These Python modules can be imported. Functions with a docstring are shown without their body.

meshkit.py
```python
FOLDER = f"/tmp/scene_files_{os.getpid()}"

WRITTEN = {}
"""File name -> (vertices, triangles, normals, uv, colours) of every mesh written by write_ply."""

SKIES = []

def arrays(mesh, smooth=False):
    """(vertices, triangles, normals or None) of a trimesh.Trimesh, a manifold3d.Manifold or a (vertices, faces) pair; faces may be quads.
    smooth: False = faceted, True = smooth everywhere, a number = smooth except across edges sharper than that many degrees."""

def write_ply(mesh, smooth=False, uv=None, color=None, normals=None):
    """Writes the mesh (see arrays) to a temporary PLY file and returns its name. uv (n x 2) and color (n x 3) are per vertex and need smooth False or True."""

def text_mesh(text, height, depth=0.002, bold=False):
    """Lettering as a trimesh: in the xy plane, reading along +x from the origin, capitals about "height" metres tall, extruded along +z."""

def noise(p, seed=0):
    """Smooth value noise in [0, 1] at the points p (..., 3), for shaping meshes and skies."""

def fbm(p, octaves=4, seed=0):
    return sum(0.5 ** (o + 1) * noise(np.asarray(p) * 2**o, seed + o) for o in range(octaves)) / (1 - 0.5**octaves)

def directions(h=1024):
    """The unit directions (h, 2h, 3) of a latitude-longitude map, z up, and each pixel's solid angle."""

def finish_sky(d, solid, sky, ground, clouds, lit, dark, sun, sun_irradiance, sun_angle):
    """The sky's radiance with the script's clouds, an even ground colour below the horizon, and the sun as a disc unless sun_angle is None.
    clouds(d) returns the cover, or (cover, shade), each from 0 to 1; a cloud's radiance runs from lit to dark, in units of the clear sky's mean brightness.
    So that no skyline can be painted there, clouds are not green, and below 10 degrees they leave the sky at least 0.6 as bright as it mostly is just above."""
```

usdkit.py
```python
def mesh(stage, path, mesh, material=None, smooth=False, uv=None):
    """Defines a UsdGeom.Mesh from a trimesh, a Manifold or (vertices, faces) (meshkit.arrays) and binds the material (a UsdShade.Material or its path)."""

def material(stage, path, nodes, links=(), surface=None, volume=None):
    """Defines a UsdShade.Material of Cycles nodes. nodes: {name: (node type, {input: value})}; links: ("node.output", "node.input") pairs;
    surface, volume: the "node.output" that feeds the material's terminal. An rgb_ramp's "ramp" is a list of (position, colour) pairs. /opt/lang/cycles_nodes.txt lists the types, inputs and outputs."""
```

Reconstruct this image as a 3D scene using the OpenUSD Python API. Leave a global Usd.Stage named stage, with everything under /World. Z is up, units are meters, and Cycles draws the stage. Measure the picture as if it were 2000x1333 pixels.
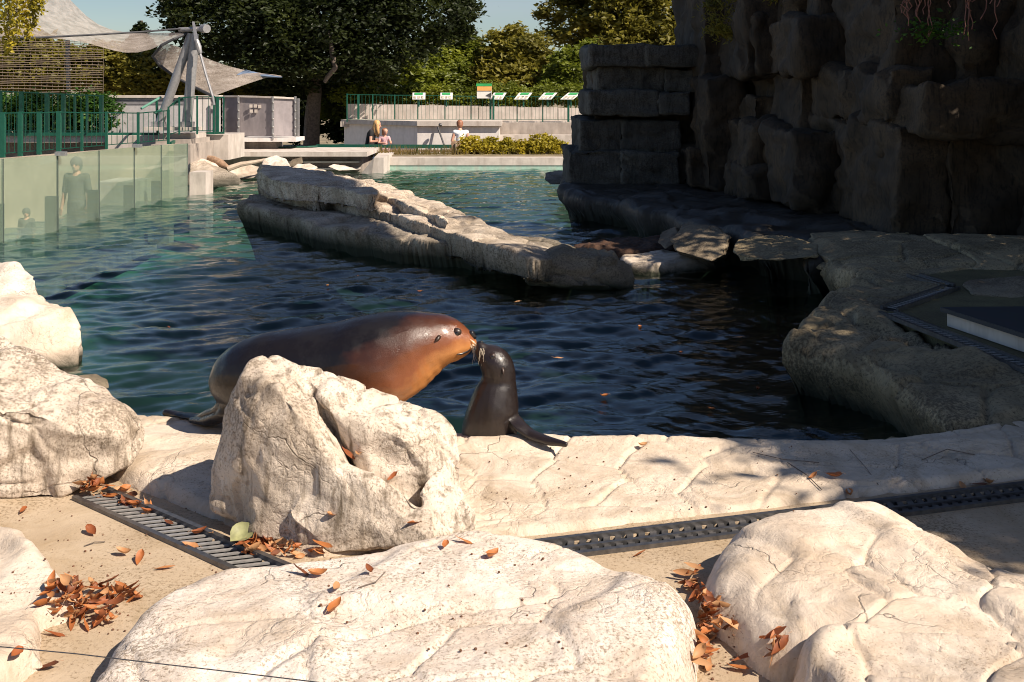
import math, random
import numpy as np, trimesh, manifold3d as m3
import shapely.geometry as sg
from scipy.spatial import cKDTree
from scipy.interpolate import CubicSpline
import usdkit, meshkit
from meshkit import noise, fbm
from pxr import Usd, UsdGeom, UsdLux, UsdShade, Gf, Sdf, Vt

stage = Usd.Stage.CreateInMemory()
UsdGeom.SetStageUpAxis(stage, UsdGeom.Tokens.z)
UsdGeom.SetStageMetersPerUnit(stage, 1.0)
world = UsdGeom.Xform.Define(stage, '/World')
stage.SetDefaultPrim(world.GetPrim())
UsdGeom.Scope.Define(stage, '/World/Looks')

# ---------------------------------------------------------------- camera, sky, sun
FP, HZ, CH = 2100.0, 190.0, 2.0            # focal length and horizon in photo pixels, camera height
cam = UsdGeom.Camera.Define(stage, '/World/camera')
cam.CreateHorizontalApertureAttr(36.0)
cam.CreateVerticalApertureAttr(36.0 * 682 / 1024)
cam.CreateFocalLengthAttr(36.0 * FP / 2000)
cam.CreateVerticalApertureOffsetAttr(-(666.0 - HZ) / 2000 * 36.0)
cam.CreateClippingRangeAttr(Gf.Vec2f(0.05, 2000))
cam.CreateExposureAttr(0.76)
cam.AddTranslateOp().Set(Gf.Vec3d(0, 0, CH))
cam.AddRotateXOp().Set(90.0)

SUN = np.array([0.85, -0.53, 1.0]); SUN /= np.linalg.norm(SUN)
elev, rot = math.asin(SUN[2]), math.atan2(SUN[0], SUN[1])
def material(name, nodes, links, surface=None, volume=None):
    return usdkit.material(stage, '/World/Looks/' + name, nodes, links, surface=surface, volume=volume)
sky_look = material('sky_look', {
    'tc': ('texture_coordinate', {}), 'map': ('mapping', {'scale': (1.0, 1.0, 5.0)}),
    'n': ('noise_texture', {'scale': 1.6, 'detail': 5.0, 'roughness': 0.55}),
    'r': ('rgb_ramp', {'ramp': [(0.46, (0, 0, 0)), (0.72, (1, 1, 1))]}),
    'f': ('math', {'math_type': 'multiply', 'value2': 0.30}),
    'sky': ('sky_texture', {'sky_type': 'single_scattering', 'sun_disc': False, 'sun_elevation': elev, 'sun_rotation': rot, 'air_density': 1.0, 'aerosol_density': 0.7}),
    'hs': ('hsv', {'hue': 0.506, 'saturation': 1.25, 'value': 1.0, 'fac': 1.0}),
    'cl': ('mix', {'mix_type': 'mix', 'color2': (7.0, 7.2, 7.6)}),
    'bg': ('background_shader', {'strength': 0.052})},
    [('tc.generated', 'map.vector'), ('map.vector', 'n.vector'), ('n.fac', 'r.fac'), ('r.color', 'f.value1'), ('sky.color', 'hs.color'), ('hs.color', 'cl.color1'), ('f.value', 'cl.fac'), ('cl.color', 'bg.color')], surface='bg.background')
dome = UsdLux.DomeLight.Define(stage, '/World/sky')
UsdShade.MaterialBindingAPI.Apply(dome.GetPrim()).Bind(sky_look)
dome.GetPrim().SetCustomDataByKey('kind', 'structure')
dome.GetPrim().SetCustomDataByKey('label', 'pale blue late summer sky with thin cloud')
sun = UsdLux.DistantLight.Define(stage, '/World/sun')
sun.CreateIntensityAttr(1.25); sun.CreateNormalizeAttr(True) if hasattr(sun, 'CreateNormalizeAttr') else None
sun.CreateAngleAttr(0.5); sun.CreateColorAttr(Gf.Vec3f(1.0, 0.885, 0.745))
sun.AddTransformOp().Set(Gf.Matrix4d().SetRotate(Gf.Rotation(Gf.Vec3d(0, 0, 1), Gf.Vec3d(*SUN.tolist()))))

# ---------------------------------------------------------------- helpers
PI = math.pi
rng = np.random.default_rng(7)
def P(px, py, Y):                     # a direction measured in the photo, at its distance Y
    return np.array([(px - 1000) / FP * Y, Y, CH - (py - HZ) / FP * Y])
def PZ(px, py, z):                    # ... at its height z
    return P(px, py, (CH - z) * FP / (py - HZ))
def S(px, Y): return px / FP * Y      # a size in pixels at distance Y
used = {}
def numbered(parent, name):
    k = (str(parent), name); n = used.get(k, 0); used[k] = n + 1
    return name if n == 0 else f'{name}_{n:03d}'
def tag(prim, label=None, cat=None, group=None, kind=None):
    for k, v in (('label', label), ('category', cat), ('group', group), ('kind', kind)):
        if v: prim.SetCustomDataByKey(k, v)
    return prim
LOC = {}
def thing(name, label, cat, loc=(0, 0, 0), group=None, kind=None):
    path = '/World/' + numbered('/World', name)
    x = UsdGeom.Xform.Define(stage, path)
    x.AddTranslateOp().Set(Gf.Vec3d(*map(float, loc))); LOC[path] = np.array(loc, float)
    return tag(x.GetPrim(), label, cat, group, kind)
def verts(mesh):
    if hasattr(mesh, 'to_mesh'):
        q = mesh.to_mesh(); return trimesh.Trimesh(q.vert_properties[:, :3], q.tri_verts, process=False)
    if isinstance(mesh, (tuple, list)):
        v, f, _ = meshkit.arrays(mesh, False); return trimesh.Trimesh(v, f, process=False)
    return mesh
def part(parent, name, mesh, mat, smooth=False, label=None, kind=None):
    pp = str(parent.GetPath()); mesh = verts(mesh).copy()
    loc = LOC[pp]; mesh.vertices = mesh.vertices - loc
    path = pp + '/' + numbered(pp, name)
    q = usdkit.mesh(stage, path, mesh, mat, smooth=smooth); LOC[path] = loc
    return tag(q.GetPrim(), label, None, None, kind)
def solo(name, mesh, mat, label=None, cat=None, group=None, kind=None, smooth=False):
    q = usdkit.mesh(stage, '/World/' + numbered('/World', name), verts(mesh), mat, smooth=smooth)
    LOC[str(q.GetPath())] = np.zeros(3)
    return tag(q.GetPrim(), label, cat, group, kind)
def copy_of(first, loc, label, rot=(0, 0, 0), scale=1.0, group=None):
    path = '/World/' + numbered('/World', first.GetName())
    x = UsdGeom.Xform.Define(stage, path); x.GetPrim().GetReferences().AddInternalReference(first.GetPath())
    x.GetPrim().SetInstanceable(True); x.ClearXformOpOrder()
    x.AddTranslateOp().Set(Gf.Vec3d(*map(float, loc))); x.AddRotateXYZOp().Set(Gf.Vec3f(*map(float, rot)))
    x.AddScaleOp().Set(Gf.Vec3f(*([float(scale)] * 3)))
    return tag(x.GetPrim(), label, first.GetCustomDataByKey('category'), group or first.GetCustomDataByKey('group'))
cat = trimesh.util.concatenate
def box(x0, x1, y0, y1, z0, z1):
    b = trimesh.creation.box((x1 - x0, y1 - y0, z1 - z0)); b.apply_translation(((x0 + x1) / 2, (y0 + y1) / 2, (z0 + z1) / 2)); return b
def bar(a, b, w, h=None, up=(0, 0, 1)):      # a rectangular bar from a to b
    a, b = np.asarray(a, float), np.asarray(b, float); d = b - a; L = np.linalg.norm(d); d /= L
    u = np.asarray(up, float); s = np.cross(d, u)
    if np.linalg.norm(s) < 1e-4: s = np.cross(d, (1, 0, 0))
    s /= np.linalg.norm(s); u = np.cross(s, d); m = np.eye(4); m[:3, 0], m[:3, 1], m[:3, 2], m[:3, 3] = s, d, u, (a + b) / 2
    q = trimesh.creation.box((w, L, h or w)); q.apply_transform(m); return q
def rod(a, b, r, n=10):
    return trimesh.creation.cylinder(r, segment=np.array([a, b], float), sections=n)
def tube(pts, r, n=8):
    pts = np.asarray(pts, float); r = np.broadcast_to(r, len(pts)); t = np.gradient(pts, axis=0); t /= np.linalg.norm(t, axis=1)[:, None]
    ref = np.array([0, 0, 1.0]) if abs(t[:, 2]).mean() < 0.8 else np.array([0, 1.0, 0])
    V = []; a = np.arange(n) * 2 * PI / n
    for p, d, q in zip(pts, t, r):
        s = np.cross(d, ref); s /= np.linalg.norm(s); u = np.cross(s, d)
        V.append(p + q * (np.cos(a)[:, None] * s + np.sin(a)[:, None] * u))
    V = np.vstack(V + [pts[:1], pts[-1:]]); F = []
    for i in range(len(pts) - 1):
        for k in range(n):
            A, B = i * n + k, i * n + (k + 1) % n; F += [(A, B, B + n), (A, B + n, A + n)]
    e = len(pts) * n; o = (len(pts) - 1) * n
    F += [(e, (k + 1) % n, k) for k in range(n)] + [(e + 1, o + k, o + (k + 1) % n) for k in range(n)]
    return trimesh.Trimesh(V, F, process=False)
def sphere(c, r, sub=2, sc=(1, 1, 1)):
    s = trimesh.creation.icosphere(sub, r); s.apply_scale(sc); s.apply_translation(c); return s
def man(tm): return m3.Manifold(m3.Mesh(np.asarray(tm.vertices, np.float32), np.asarray(tm.faces, np.uint32)))
def hull(pts): return m3.Manifold.hull_points(np.asarray(pts, np.float64))
def chain(js, seg=20):                # joints (x,y,z,r): union of hulls of neighbouring spheres
    out = []
    sp = [m3.Manifold.sphere(float(j[3]), seg).translate([float(c) for c in j[:3]]) for j in js]
    for a, b in zip(sp[:-1], sp[1:]): out.append(m3.Manifold.batch_hull([a, b]))
    return m3.Manifold.batch_boolean(out, m3.OpType.Add)
def union(l): return m3.Manifold.batch_boolean(l, m3.OpType.Add)
def soften(m, length, it=12):
    t = verts(m.refine_to_length(length)); t = trimesh.Trimesh(t.vertices, t.faces, process=True)
    return trimesh.smoothing.filter_taubin(t, lamb=0.5, nu=0.53, iterations=it)
def vor(p, seed=0):                   # distance to the nearest cell border of a jittered lattice, for cracks
    p = np.asarray(p, float); lo, hi = np.floor(p.min(0)) - 1, np.ceil(p.max(0)) + 1
    g = np.stack(np.meshgrid(*[np.arange(a, b + 1) for a, b in zip(lo, hi)], indexing='ij'), -1).reshape(-1, 3)
    g = g + np.random.default_rng(seed).uniform(-0.48, 0.48, g.shape)
    d, _ = cKDTree(g).query(p, k=2); return d[:, 1] - d[:, 0]
def craggy(t, big=0.03, bs=3.0, fine=0.006, fs=22.0, crack=0.012, cs=(3, 3, 3), cw=0.07, strata=0.0, ss=9.0, seed=0, facet=0.0, fcs=3.0):
    """Displaces a rock along its normals: swells, fine grain, cracks and strata."""
    p = np.asarray(t.vertices); n = np.asarray(t.vertex_normals)
    d = big * (fbm(p * bs, 3, seed) - 0.5) * 2 + fine * (fbm(p * fs, 3, seed + 9) - 0.5) * 2
    if crack:
        w = p + 0.22 * np.stack([fbm(p * 2.2 + 7 * k, 3, seed + 20 + k) - 0.5 for k in range(3)], -1)
        e = vor(w * np.array(cs), seed + 3); q = noise(p * 1.7, seed + 31)
        d -= crack * np.clip(1 - e / cw, 0, 1) * np.clip(q * 2.2 - 0.5, 0, 1)
    if facet:                             # broken, angular faces: every cell tilts its own way
        w = p + 0.10 * np.stack([fbm(p * 3.0 + 5 * k, 2, seed + 60 + k) - 0.5 for k in range(3)], -1)
        q = w * fcs; lo, hi = np.floor(q.min(0)) - 1, np.ceil(q.max(0)) + 1; g = np.stack(np.meshgrid(*[np.arange(a, b + 1) for a, b in zip(lo, hi)], indexing='ij'), -1).reshape(-1, 3)
        rr = np.random.default_rng(seed + 70); g = g + rr.uniform(-0.45, 0.45, g.shape); tl = rr.normal(0, 0.8, g.shape); of = rr.uniform(-0.5, 0.5, len(g)); dd, ii = cKDTree(g).query(q, k=3)
        wt = np.exp(-(dd - dd[:, :1]) / 0.05); wt /= wt.sum(1, keepdims=True)
        d += facet * sum(wt[:, k] * (np.einsum('ij,ij->i', tl[ii[:, k]], q - g[ii[:, k]]) + of[ii[:, k]]) for k in range(3))
    if strata:
        s = (p[:, 2] + 0.06 * p[:, 0] + 0.10 * (fbm(p * 1.3, 2, seed + 40) - 0.5)) * ss
        d += strata * (np.abs((s % 1) - 0.5) * -2 + 0.5) * (0.5 + noise(p * 3, seed + 5)) * (1 - np.abs(n[:, 2]))
    t = t.copy(); t.vertices = p + n * d[:, None]; return t
def sdist(poly, x, y):                # signed distance to a polygon in plan, inside positive
    pts = np.stack([x, y], -1); best = np.full(len(pts), 1e9); ins = np.zeros(len(pts), bool); q = np.asarray(poly, float)
    for a, b in zip(q, np.roll(q, -1, 0)):
        e = b - a; t = np.clip(((pts - a) @ e) / (e @ e), 0, 1); best = np.minimum(best, np.linalg.norm(pts - a - t[:, None] * e, axis=1))
        c = (a[1] > pts[:, 1]) != (b[1] > pts[:, 1])
        ins ^= c & (pts[:, 0] < (b[0] - a[0]) * (pts[:, 1] - a[1]) / (b[1] - a[1] + 1e-12) + a[0])
    return np.where(ins, best, -best)
def grid(xs, ys, z, keep=None):
    nx, ny = len(xs), len(ys); X, Y = np.meshgrid(xs, ys)
    V = np.stack([X.ravel(), Y.ravel(), np.asarray(z).ravel()], -1)
    i = np.arange(nx * ny).reshape(ny, nx); a, b, c, d = i[:-1, :-1].ravel(), i[:-1, 1:].ravel(), i[1:, 1:].ravel(), i[1:, :-1].ravel()
    F = np.vstack([np.stack([a, b, c], -1), np.stack([a, c, d], -1)])
    if keep is not None: F = F[keep.ravel()[F].any(1)]
    t = trimesh.Trimesh(V, F, process=False); t.remove_unreferenced_vertices(); return t
def spline_poly(pts, n=8):
    q = np.vstack([pts, pts[:1]]); t = np.arange(len(q)); s = CubicSpline(t, q, bc_type='periodic'); return s(np.linspace(0, len(q) - 1, n * (len(q) - 1), endpoint=False))
def field(poly, ztop, zbase, edge, res, wob=0.03, ws=3.0, power=2.0, seed=0, smooth_poly=True):
    """A rock that lies on the ground, as a height field over its outline in plan with rounded sides."""
    poly = spline_poly(np.asarray(poly)[:, :2]) if smooth_poly else np.asarray(poly)[:, :2]
    lo, hi = poly.min(0) - 0.1, poly.max(0) + 0.1
    xs, ys = np.arange(lo[0], hi[0], res), np.arange(lo[1], hi[1], res); X, Y = np.meshgrid(xs, ys); x, y = X.ravel(), Y.ravel()
    p3 = np.stack([x, y, 0 * x], -1)
    sd = sdist(poly, x, y) + wob * (fbm(p3 * ws, 3, seed) - 0.5) * 2
    t = np.clip(sd / edge, 0, 1); h = (1 - (1 - t) ** power) ** (1 / power)
    z = zbase + (ztop(x, y) - zbase) * h
    return grid(xs, ys, z, (sd > -res * 1.5).reshape(X.shape))
def lerp(v, a, b): return np.interp(v, a, b)

# ---------------------------------------------------------------- materials
def rock(name, light, mid, stain, dark=(0.05, 0.035, 0.025), rough=0.85, scale=1.0, streak=0.0, wet=True, bump=0.6, stainamt=0.55, speck=0.66, crack=True, wetz=(0.02, 0.16)):
    N = {'g': ('geometry', {}), 'n1': ('noise_texture', {'scale': 2.3 * scale, 'detail': 6.0, 'roughness': 0.6}),
         'r1': ('rgb_ramp', {'ramp': [(0.36, mid), (0.58, light)]}),
         'n2': ('noise_texture', {'scale': 4.2 * scale, 'detail': 10.0, 'roughness': 0.70, 'distortion': 0.9}),
         'r2': ('rgb_ramp', {'ramp': [(0.46, (0, 0, 0)), (0.74, (stainamt,) * 3)]}),
         'm2': ('mix', {'color2': stain}),
         'n3': ('noise_texture', {'scale': 85.0 * scale, 'detail': 5.0, 'roughness': 0.75}),
         'n3b': ('noise_texture', {'scale': 3.1 * scale, 'detail': 3.0}),
         'ad': ('math', {'math_type': 'multiply_add', 'value2': 0.35}),
         'r3': ('rgb_ramp', {'ramp': [(speck, (0, 0, 0)), (speck + 0.12, (0.8,) * 3)]}),
         'm3': ('mix', {'color2': tuple(0.5 * a + 0.5 * b for a, b in zip(stain, dark))}),
         'p': ('principled_bsdf', {'roughness': rough, 'specular_ior_level': 0.3}),
         'n4': ('noise_texture', {'scale': 30.0 * scale, 'detail': 8.0, 'roughness': 0.7}),
         'b1': ('bump', {'strength': bump, 'distance': 0.012}), 'b2': ('bump', {'strength': bump * 0.8, 'distance': 0.03})}
    L = [('g.position', 'n1.vector'), ('g.position', 'n2.vector'), ('g.position', 'n3.vector'), ('g.position', 'n3b.vector'), ('g.position', 'n4.vector'),
         ('n1.fac', 'r1.fac'), ('n2.fac', 'r2.fac'), ('r1.color', 'm2.color1'), ('r2.color', 'm2.fac'),
         ('n3b.fac', 'ad.value1'), ('n3.fac', 'ad.value3'), ('ad.value', 'r3.fac'), ('m2.color', 'm3.color1'), ('r3.color', 'm3.fac'),
         ('n4.fac', 'b1.height'), ('n2.fac', 'b2.height'), ('b1.normal', 'b2.normal')]
    out, nrm = 'm3.color', 'b2.normal'
    if streak:
        N.update({'sm': ('mapping', {'scale': (16.0, 16.0, 2.2)}), 'sn': ('noise_texture', {'scale': 1.6, 'detail': 5.0, 'roughness': 0.65}),
                  'sr': ('rgb_ramp', {'ramp': [(0.50, (0, 0, 0)), (0.68, (streak,) * 3)]}), 'ms': ('mix', {'color2': tuple(0.6 * a for a in stain)})})
        L += [('g.position', 'sm.vector'), ('sm.vector', 'sn.vector'), ('sn.fac', 'sr.fac'), (out, 'ms.color1'), ('sr.color', 'ms.fac')]; out = 'ms.color'
    if crack:
        N.update({'wn': ('noise_texture', {'scale': 3.0, 'detail': 4.0}), 'wm': ('vector_math', {'math_type': 'multiply_add', 'vector2': (0.55, 0.55, 0.55)}),
                  'vt': ('voronoi_texture', {'feature': 'distance_to_edge', 'scale': 1.7 * scale, 'detail': 1.0}), 'vr': ('rgb_ramp', {'ramp': [(0.0, (0.42,) * 3), (0.009, (0, 0, 0))]}),
                  'cn': ('noise_texture', {'scale': 1.9 * scale, 'detail': 2.0}), 'cr': ('rgb_ramp', {'ramp': [(0.52, (0, 0, 0)), (0.66, (1, 1, 1))]}), 'cm': ('math', {'math_type': 'multiply'}),
                  'v2': ('voronoi_texture', {'feature': 'distance_to_edge', 'scale': 11.0 * scale, 'detail': 2.0, 'roughness': 0.6}), 'v2r': ('rgb_ramp', {'ramp': [(0.0, (1, 1, 1)), (0.07, (0, 0, 0))]}),
                  'w2': ('noise_texture', {'scale': 2.6 * scale, 'detail': 3.0}), 'w2r': ('rgb_ramp', {'ramp': [(0.52, (0, 0, 0)), (0.66, (1, 1, 1))]}), 'w2m': ('math', {'math_type': 'multiply'}), 'w2k': ('math', {'math_type': 'multiply', 'value2': 0.14}), 'mw2': ('mix', {'color2': stain}), 'b4': ('bump', {'strength': 0.45, 'distance': 0.010, 'invert': True}),
                  'mc': ('mix', {'color2': dark}), 'b3': ('bump', {'strength': 0.7, 'distance': 0.02, 'invert': True})})
        L += [('g.position', 'wn.vector'), ('wn.color', 'wm.vector1'), ('g.position', 'wm.vector3'), ('wm.vector', 'vt.vector'), ('vt.distance', 'vr.fac'), ('g.position', 'cn.vector'), ('cn.fac', 'cr.fac'),
              ('vr.color', 'cm.value1'), ('cr.color', 'cm.value2'), ('cm.value', 'mc.fac'), (out, 'mc.color1'), ('cm.value', 'b3.height'), (nrm, 'b3.normal'),
              ('wm.vector', 'v2.vector'), ('v2.distance', 'v2r.fac'), ('g.position', 'w2.vector'), ('w2.fac', 'w2r.fac'), ('v2r.color', 'w2m.value1'), ('w2r.color', 'w2m.value2'), ('w2m.value', 'b4.height'), ('b3.normal', 'b4.normal'), ('w2m.value', 'w2k.value1'), ('w2k.value', 'mw2.fac'), ('mc.color', 'mw2.color1')]; out, nrm = 'mw2.color', 'b4.normal'
    if wet:
        N.update({'sx': ('separate_xyz', {}), 'wa': ('math', {'math_type': 'multiply_add', 'value2': -0.16}),
                  'wr': ('map_range', {'from_min': wetz[0] - 0.08, 'from_max': wetz[1] - 0.08, 'to_min': 1.0, 'to_max': 0.0, 'clamp': True}), 'mw': ('mix', {'color2': (0.022, 0.024, 0.014)})})
        L += [('g.position', 'sx.vector'), ('n2.fac', 'wa.value1'), ('sx.z', 'wa.value3'), ('wa.value', 'wr.value'), ('wr.result', 'mw.fac'), (out, 'mw.color1')]; out = 'mw.color'
    L += [(out, 'p.base_color'), (nrm, 'p.normal')]
    return material(name, N, L, 'p.BSDF')
def plain(name, color, rough=0.6, metal=0.0, var=0.12, scale=8.0, bump=0.0, spec=0.5, coat=0.0, dirt=None):
    lo = tuple(c * (1 - var) for c in color); hi = tuple(min(1, c * (1 + var)) for c in color)
    N = {'g': ('geometry', {}), 'n': ('noise_texture', {'scale': scale, 'detail': 5.0, 'roughness': 0.6}), 'r': ('rgb_ramp', {'ramp': [(0.35, lo), (0.65, hi)]}),
         'p': ('principled_bsdf', {'roughness': rough, 'metallic': metal, 'specular_ior_level': spec, 'coat_weight': coat})}
    L = [('g.position', 'n.vector'), ('n.fac', 'r.fac')]; out = 'r.color'
    if dirt:
        N.update({'dm': ('mapping', {'scale': (3.0, 3.0, 0.7)}), 'dn': ('noise_texture', {'scale': 1.5, 'detail': 6.0, 'roughness': 0.65}), 'dr': ('rgb_ramp', {'ramp': [(0.46, (0, 0, 0)), (0.72, (0.8,) * 3)]}), 'md': ('mix', {'color2': dirt})})
        L += [('g.position', 'dm.vector'), ('dm.vector', 'dn.vector'), ('dn.fac', 'dr.fac'), (out, 'md.color1'), ('dr.color', 'md.fac')]; out = 'md.color'
    L.append((out, 'p.base_color'))
    if bump: N['b'] = ('bump', {'strength': bump, 'distance': 0.01}); L += [('n.fac', 'b.height'), ('b.normal', 'p.normal')]
    return material(name, N, L, 'p.BSDF')
M = {}
M['rock'] = rock('pale_rock', (0.64, 0.545, 0.45), (0.50, 0.40, 0.31), (0.30, 0.215, 0.135), speck=0.76, stainamt=0.7)
M['boulder'] = rock('boulder_rock', (0.62, 0.53, 0.44), (0.50, 0.41, 0.325), (0.25, 0.19, 0.13), streak=0.95, stainamt=0.7, speck=0.68)
M['slab'] = rock('slab_rock', (0.70, 0.62, 0.545), (0.58, 0.48, 0.395), (0.33, 0.24, 0.155), stainamt=0.75, speck=0.69)
M['ledge'] = rock('ledge_rock', (0.60, 0.50, 0.40), (0.52, 0.42, 0.32), (0.27, 0.19, 0.11), speck=0.76, stainamt=0.7)
M['island'] = rock('island_rock', (0.66, 0.55, 0.44), (0.46, 0.36, 0.265), (0.18, 0.125, 0.08), scale=0.6, stainamt=0.8, wetz=(0.10, 0.55))
M['brown_rock'] = rock('brown_rock', (0.25, 0.20, 0.135), (0.18, 0.14, 0.10), (0.08, 0.06, 0.04), scale=0.7, stainamt=0.8)
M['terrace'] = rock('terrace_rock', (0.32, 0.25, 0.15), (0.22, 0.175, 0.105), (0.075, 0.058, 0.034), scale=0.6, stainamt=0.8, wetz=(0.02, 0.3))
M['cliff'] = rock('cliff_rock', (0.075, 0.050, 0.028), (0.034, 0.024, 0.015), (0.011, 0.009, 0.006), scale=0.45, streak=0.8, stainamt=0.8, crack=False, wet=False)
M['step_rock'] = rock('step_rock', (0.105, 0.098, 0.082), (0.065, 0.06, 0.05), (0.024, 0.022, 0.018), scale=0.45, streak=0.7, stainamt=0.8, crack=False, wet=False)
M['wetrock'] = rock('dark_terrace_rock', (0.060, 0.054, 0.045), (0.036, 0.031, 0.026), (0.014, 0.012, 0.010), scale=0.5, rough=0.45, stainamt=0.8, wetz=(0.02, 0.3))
M['deck'] = rock('deck_concrete', (0.43, 0.335, 0.235), (0.36, 0.27, 0.18), (0.25, 0.165, 0.075), scale=0.8, wet=False, bump=0.35, crack=False, speck=0.70)
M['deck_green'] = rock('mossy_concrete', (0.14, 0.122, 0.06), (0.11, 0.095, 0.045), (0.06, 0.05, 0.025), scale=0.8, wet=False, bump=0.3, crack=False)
M['concrete'] = plain('pale_concrete', (0.50, 0.44, 0.39), 0.85, var=0.12, scale=3.0, dirt=(0.30, 0.25, 0.21))
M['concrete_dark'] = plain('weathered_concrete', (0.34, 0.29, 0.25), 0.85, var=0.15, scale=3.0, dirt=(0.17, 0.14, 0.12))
M['white_wall'] = plain('white_painted_wall', (0.66, 0.61, 0.58), 0.7, var=0.05, dirt=(0.5, 0.45, 0.41))
M['green'] = plain('green_paint', (0.006, 0.075, 0.048), 0.4, var=0.1)
M['steel'] = plain('galvanised_steel', (0.34, 0.33, 0.33), 0.45, 0.55, var=0.12, scale=20)
M['dark_metal'] = plain('dark_grate_metal', (0.13, 0.125, 0.125), 0.38, 0.75, var=0.25, scale=30)
M['bright_metal'] = plain('worn_grate_metal', (0.34, 0.325, 0.31), 0.38, 0.4, var=0.2, scale=40)
M['black'] = plain('dark_void', (0.012, 0.011, 0.010), 0.9)
M['rope'] = plain('dark_cable', (0.04, 0.04, 0.045), 0.6)
M['skin'] = plain('skin', (0.55, 0.29, 0.20), 0.55, var=0.05)
# ---------------------------------------------------------------- ground, pool, water
def sheet(poly, z, th=0.2):
    t = trimesh.creation.extrude_polygon(sg.Polygon(poly), th, engine='earcut'); t.apply_translation((0, 0, z - th)); return t
M['ground'] = plain('dry_ground', (0.20, 0.16, 0.10), 0.95, var=0.3, scale=2.0)
gx = [-400, -12.5, 13, 400]; gy = [-300, 0.5, 32.6, 500]
gm = [box(gx[i], gx[i + 1], gy[j], gy[j + 1], -0.4, -0.02) for i in range(3) for j in range(3) if not (i == 1 and j == 1)]
solo('ground', cat(gm), M['ground'], 'bare earth and paths around the pool', kind='structure')
M['floor'] = material('pool_floor_paint', {'g': ('geometry', {}), 'sx': ('separate_xyz', {}), 'n': ('noise_texture', {'scale': 0.9, 'detail': 5.0}),
    'yy': ('math', {'math_type': 'multiply_add', 'value2': 0.55}), 'r': ('rgb_ramp', {'ramp': [(0.30, (0.006, 0.013, 0.012)), (0.62, (0.022, 0.045, 0.034))]}),
    'mr': ('map_range', {'from_min': -4.2, 'from_max': -7.2, 'clamp': True}), 'm1': ('mix', {'color2': (0.09, 0.26, 0.16)}),
    'my': ('map_range', {'from_min': 22.0, 'from_max': 29.0, 'clamp': True}), 'm2': ('mix', {'color2': (0.22, 0.24, 0.17)}), 'p': ('principled_bsdf', {'roughness': 0.8})},
    [('g.position', 'sx.vector'), ('g.position', 'n.vector'), ('n.fac', 'r.fac'), ('sx.x', 'mr.value'), ('sx.y', 'my.value'), ('r.color', 'm1.color1'), ('mr.result', 'm1.fac'), ('m1.color', 'm2.color1'), ('my.result', 'm2.fac'), ('m2.color', 'p.base_color')], 'p.BSDF')
fx, fy = np.linspace(-8, 13, 60), np.linspace(3.5, 31, 80); FX, FY = np.meshgrid(fx, fy)
fz = -1.25 + np.interp(FY, [22, 29.5], [0, 1.0]) + 0.15 * (fbm(np.stack([FX, FY, 0 * FX], -1) * 0.7, 3, 3) - 0.5)
solo('pool_floor', grid(fx, fy, fz), M['floor'], 'dark green pool floor under the water', kind='structure', smooth=True)

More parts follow.
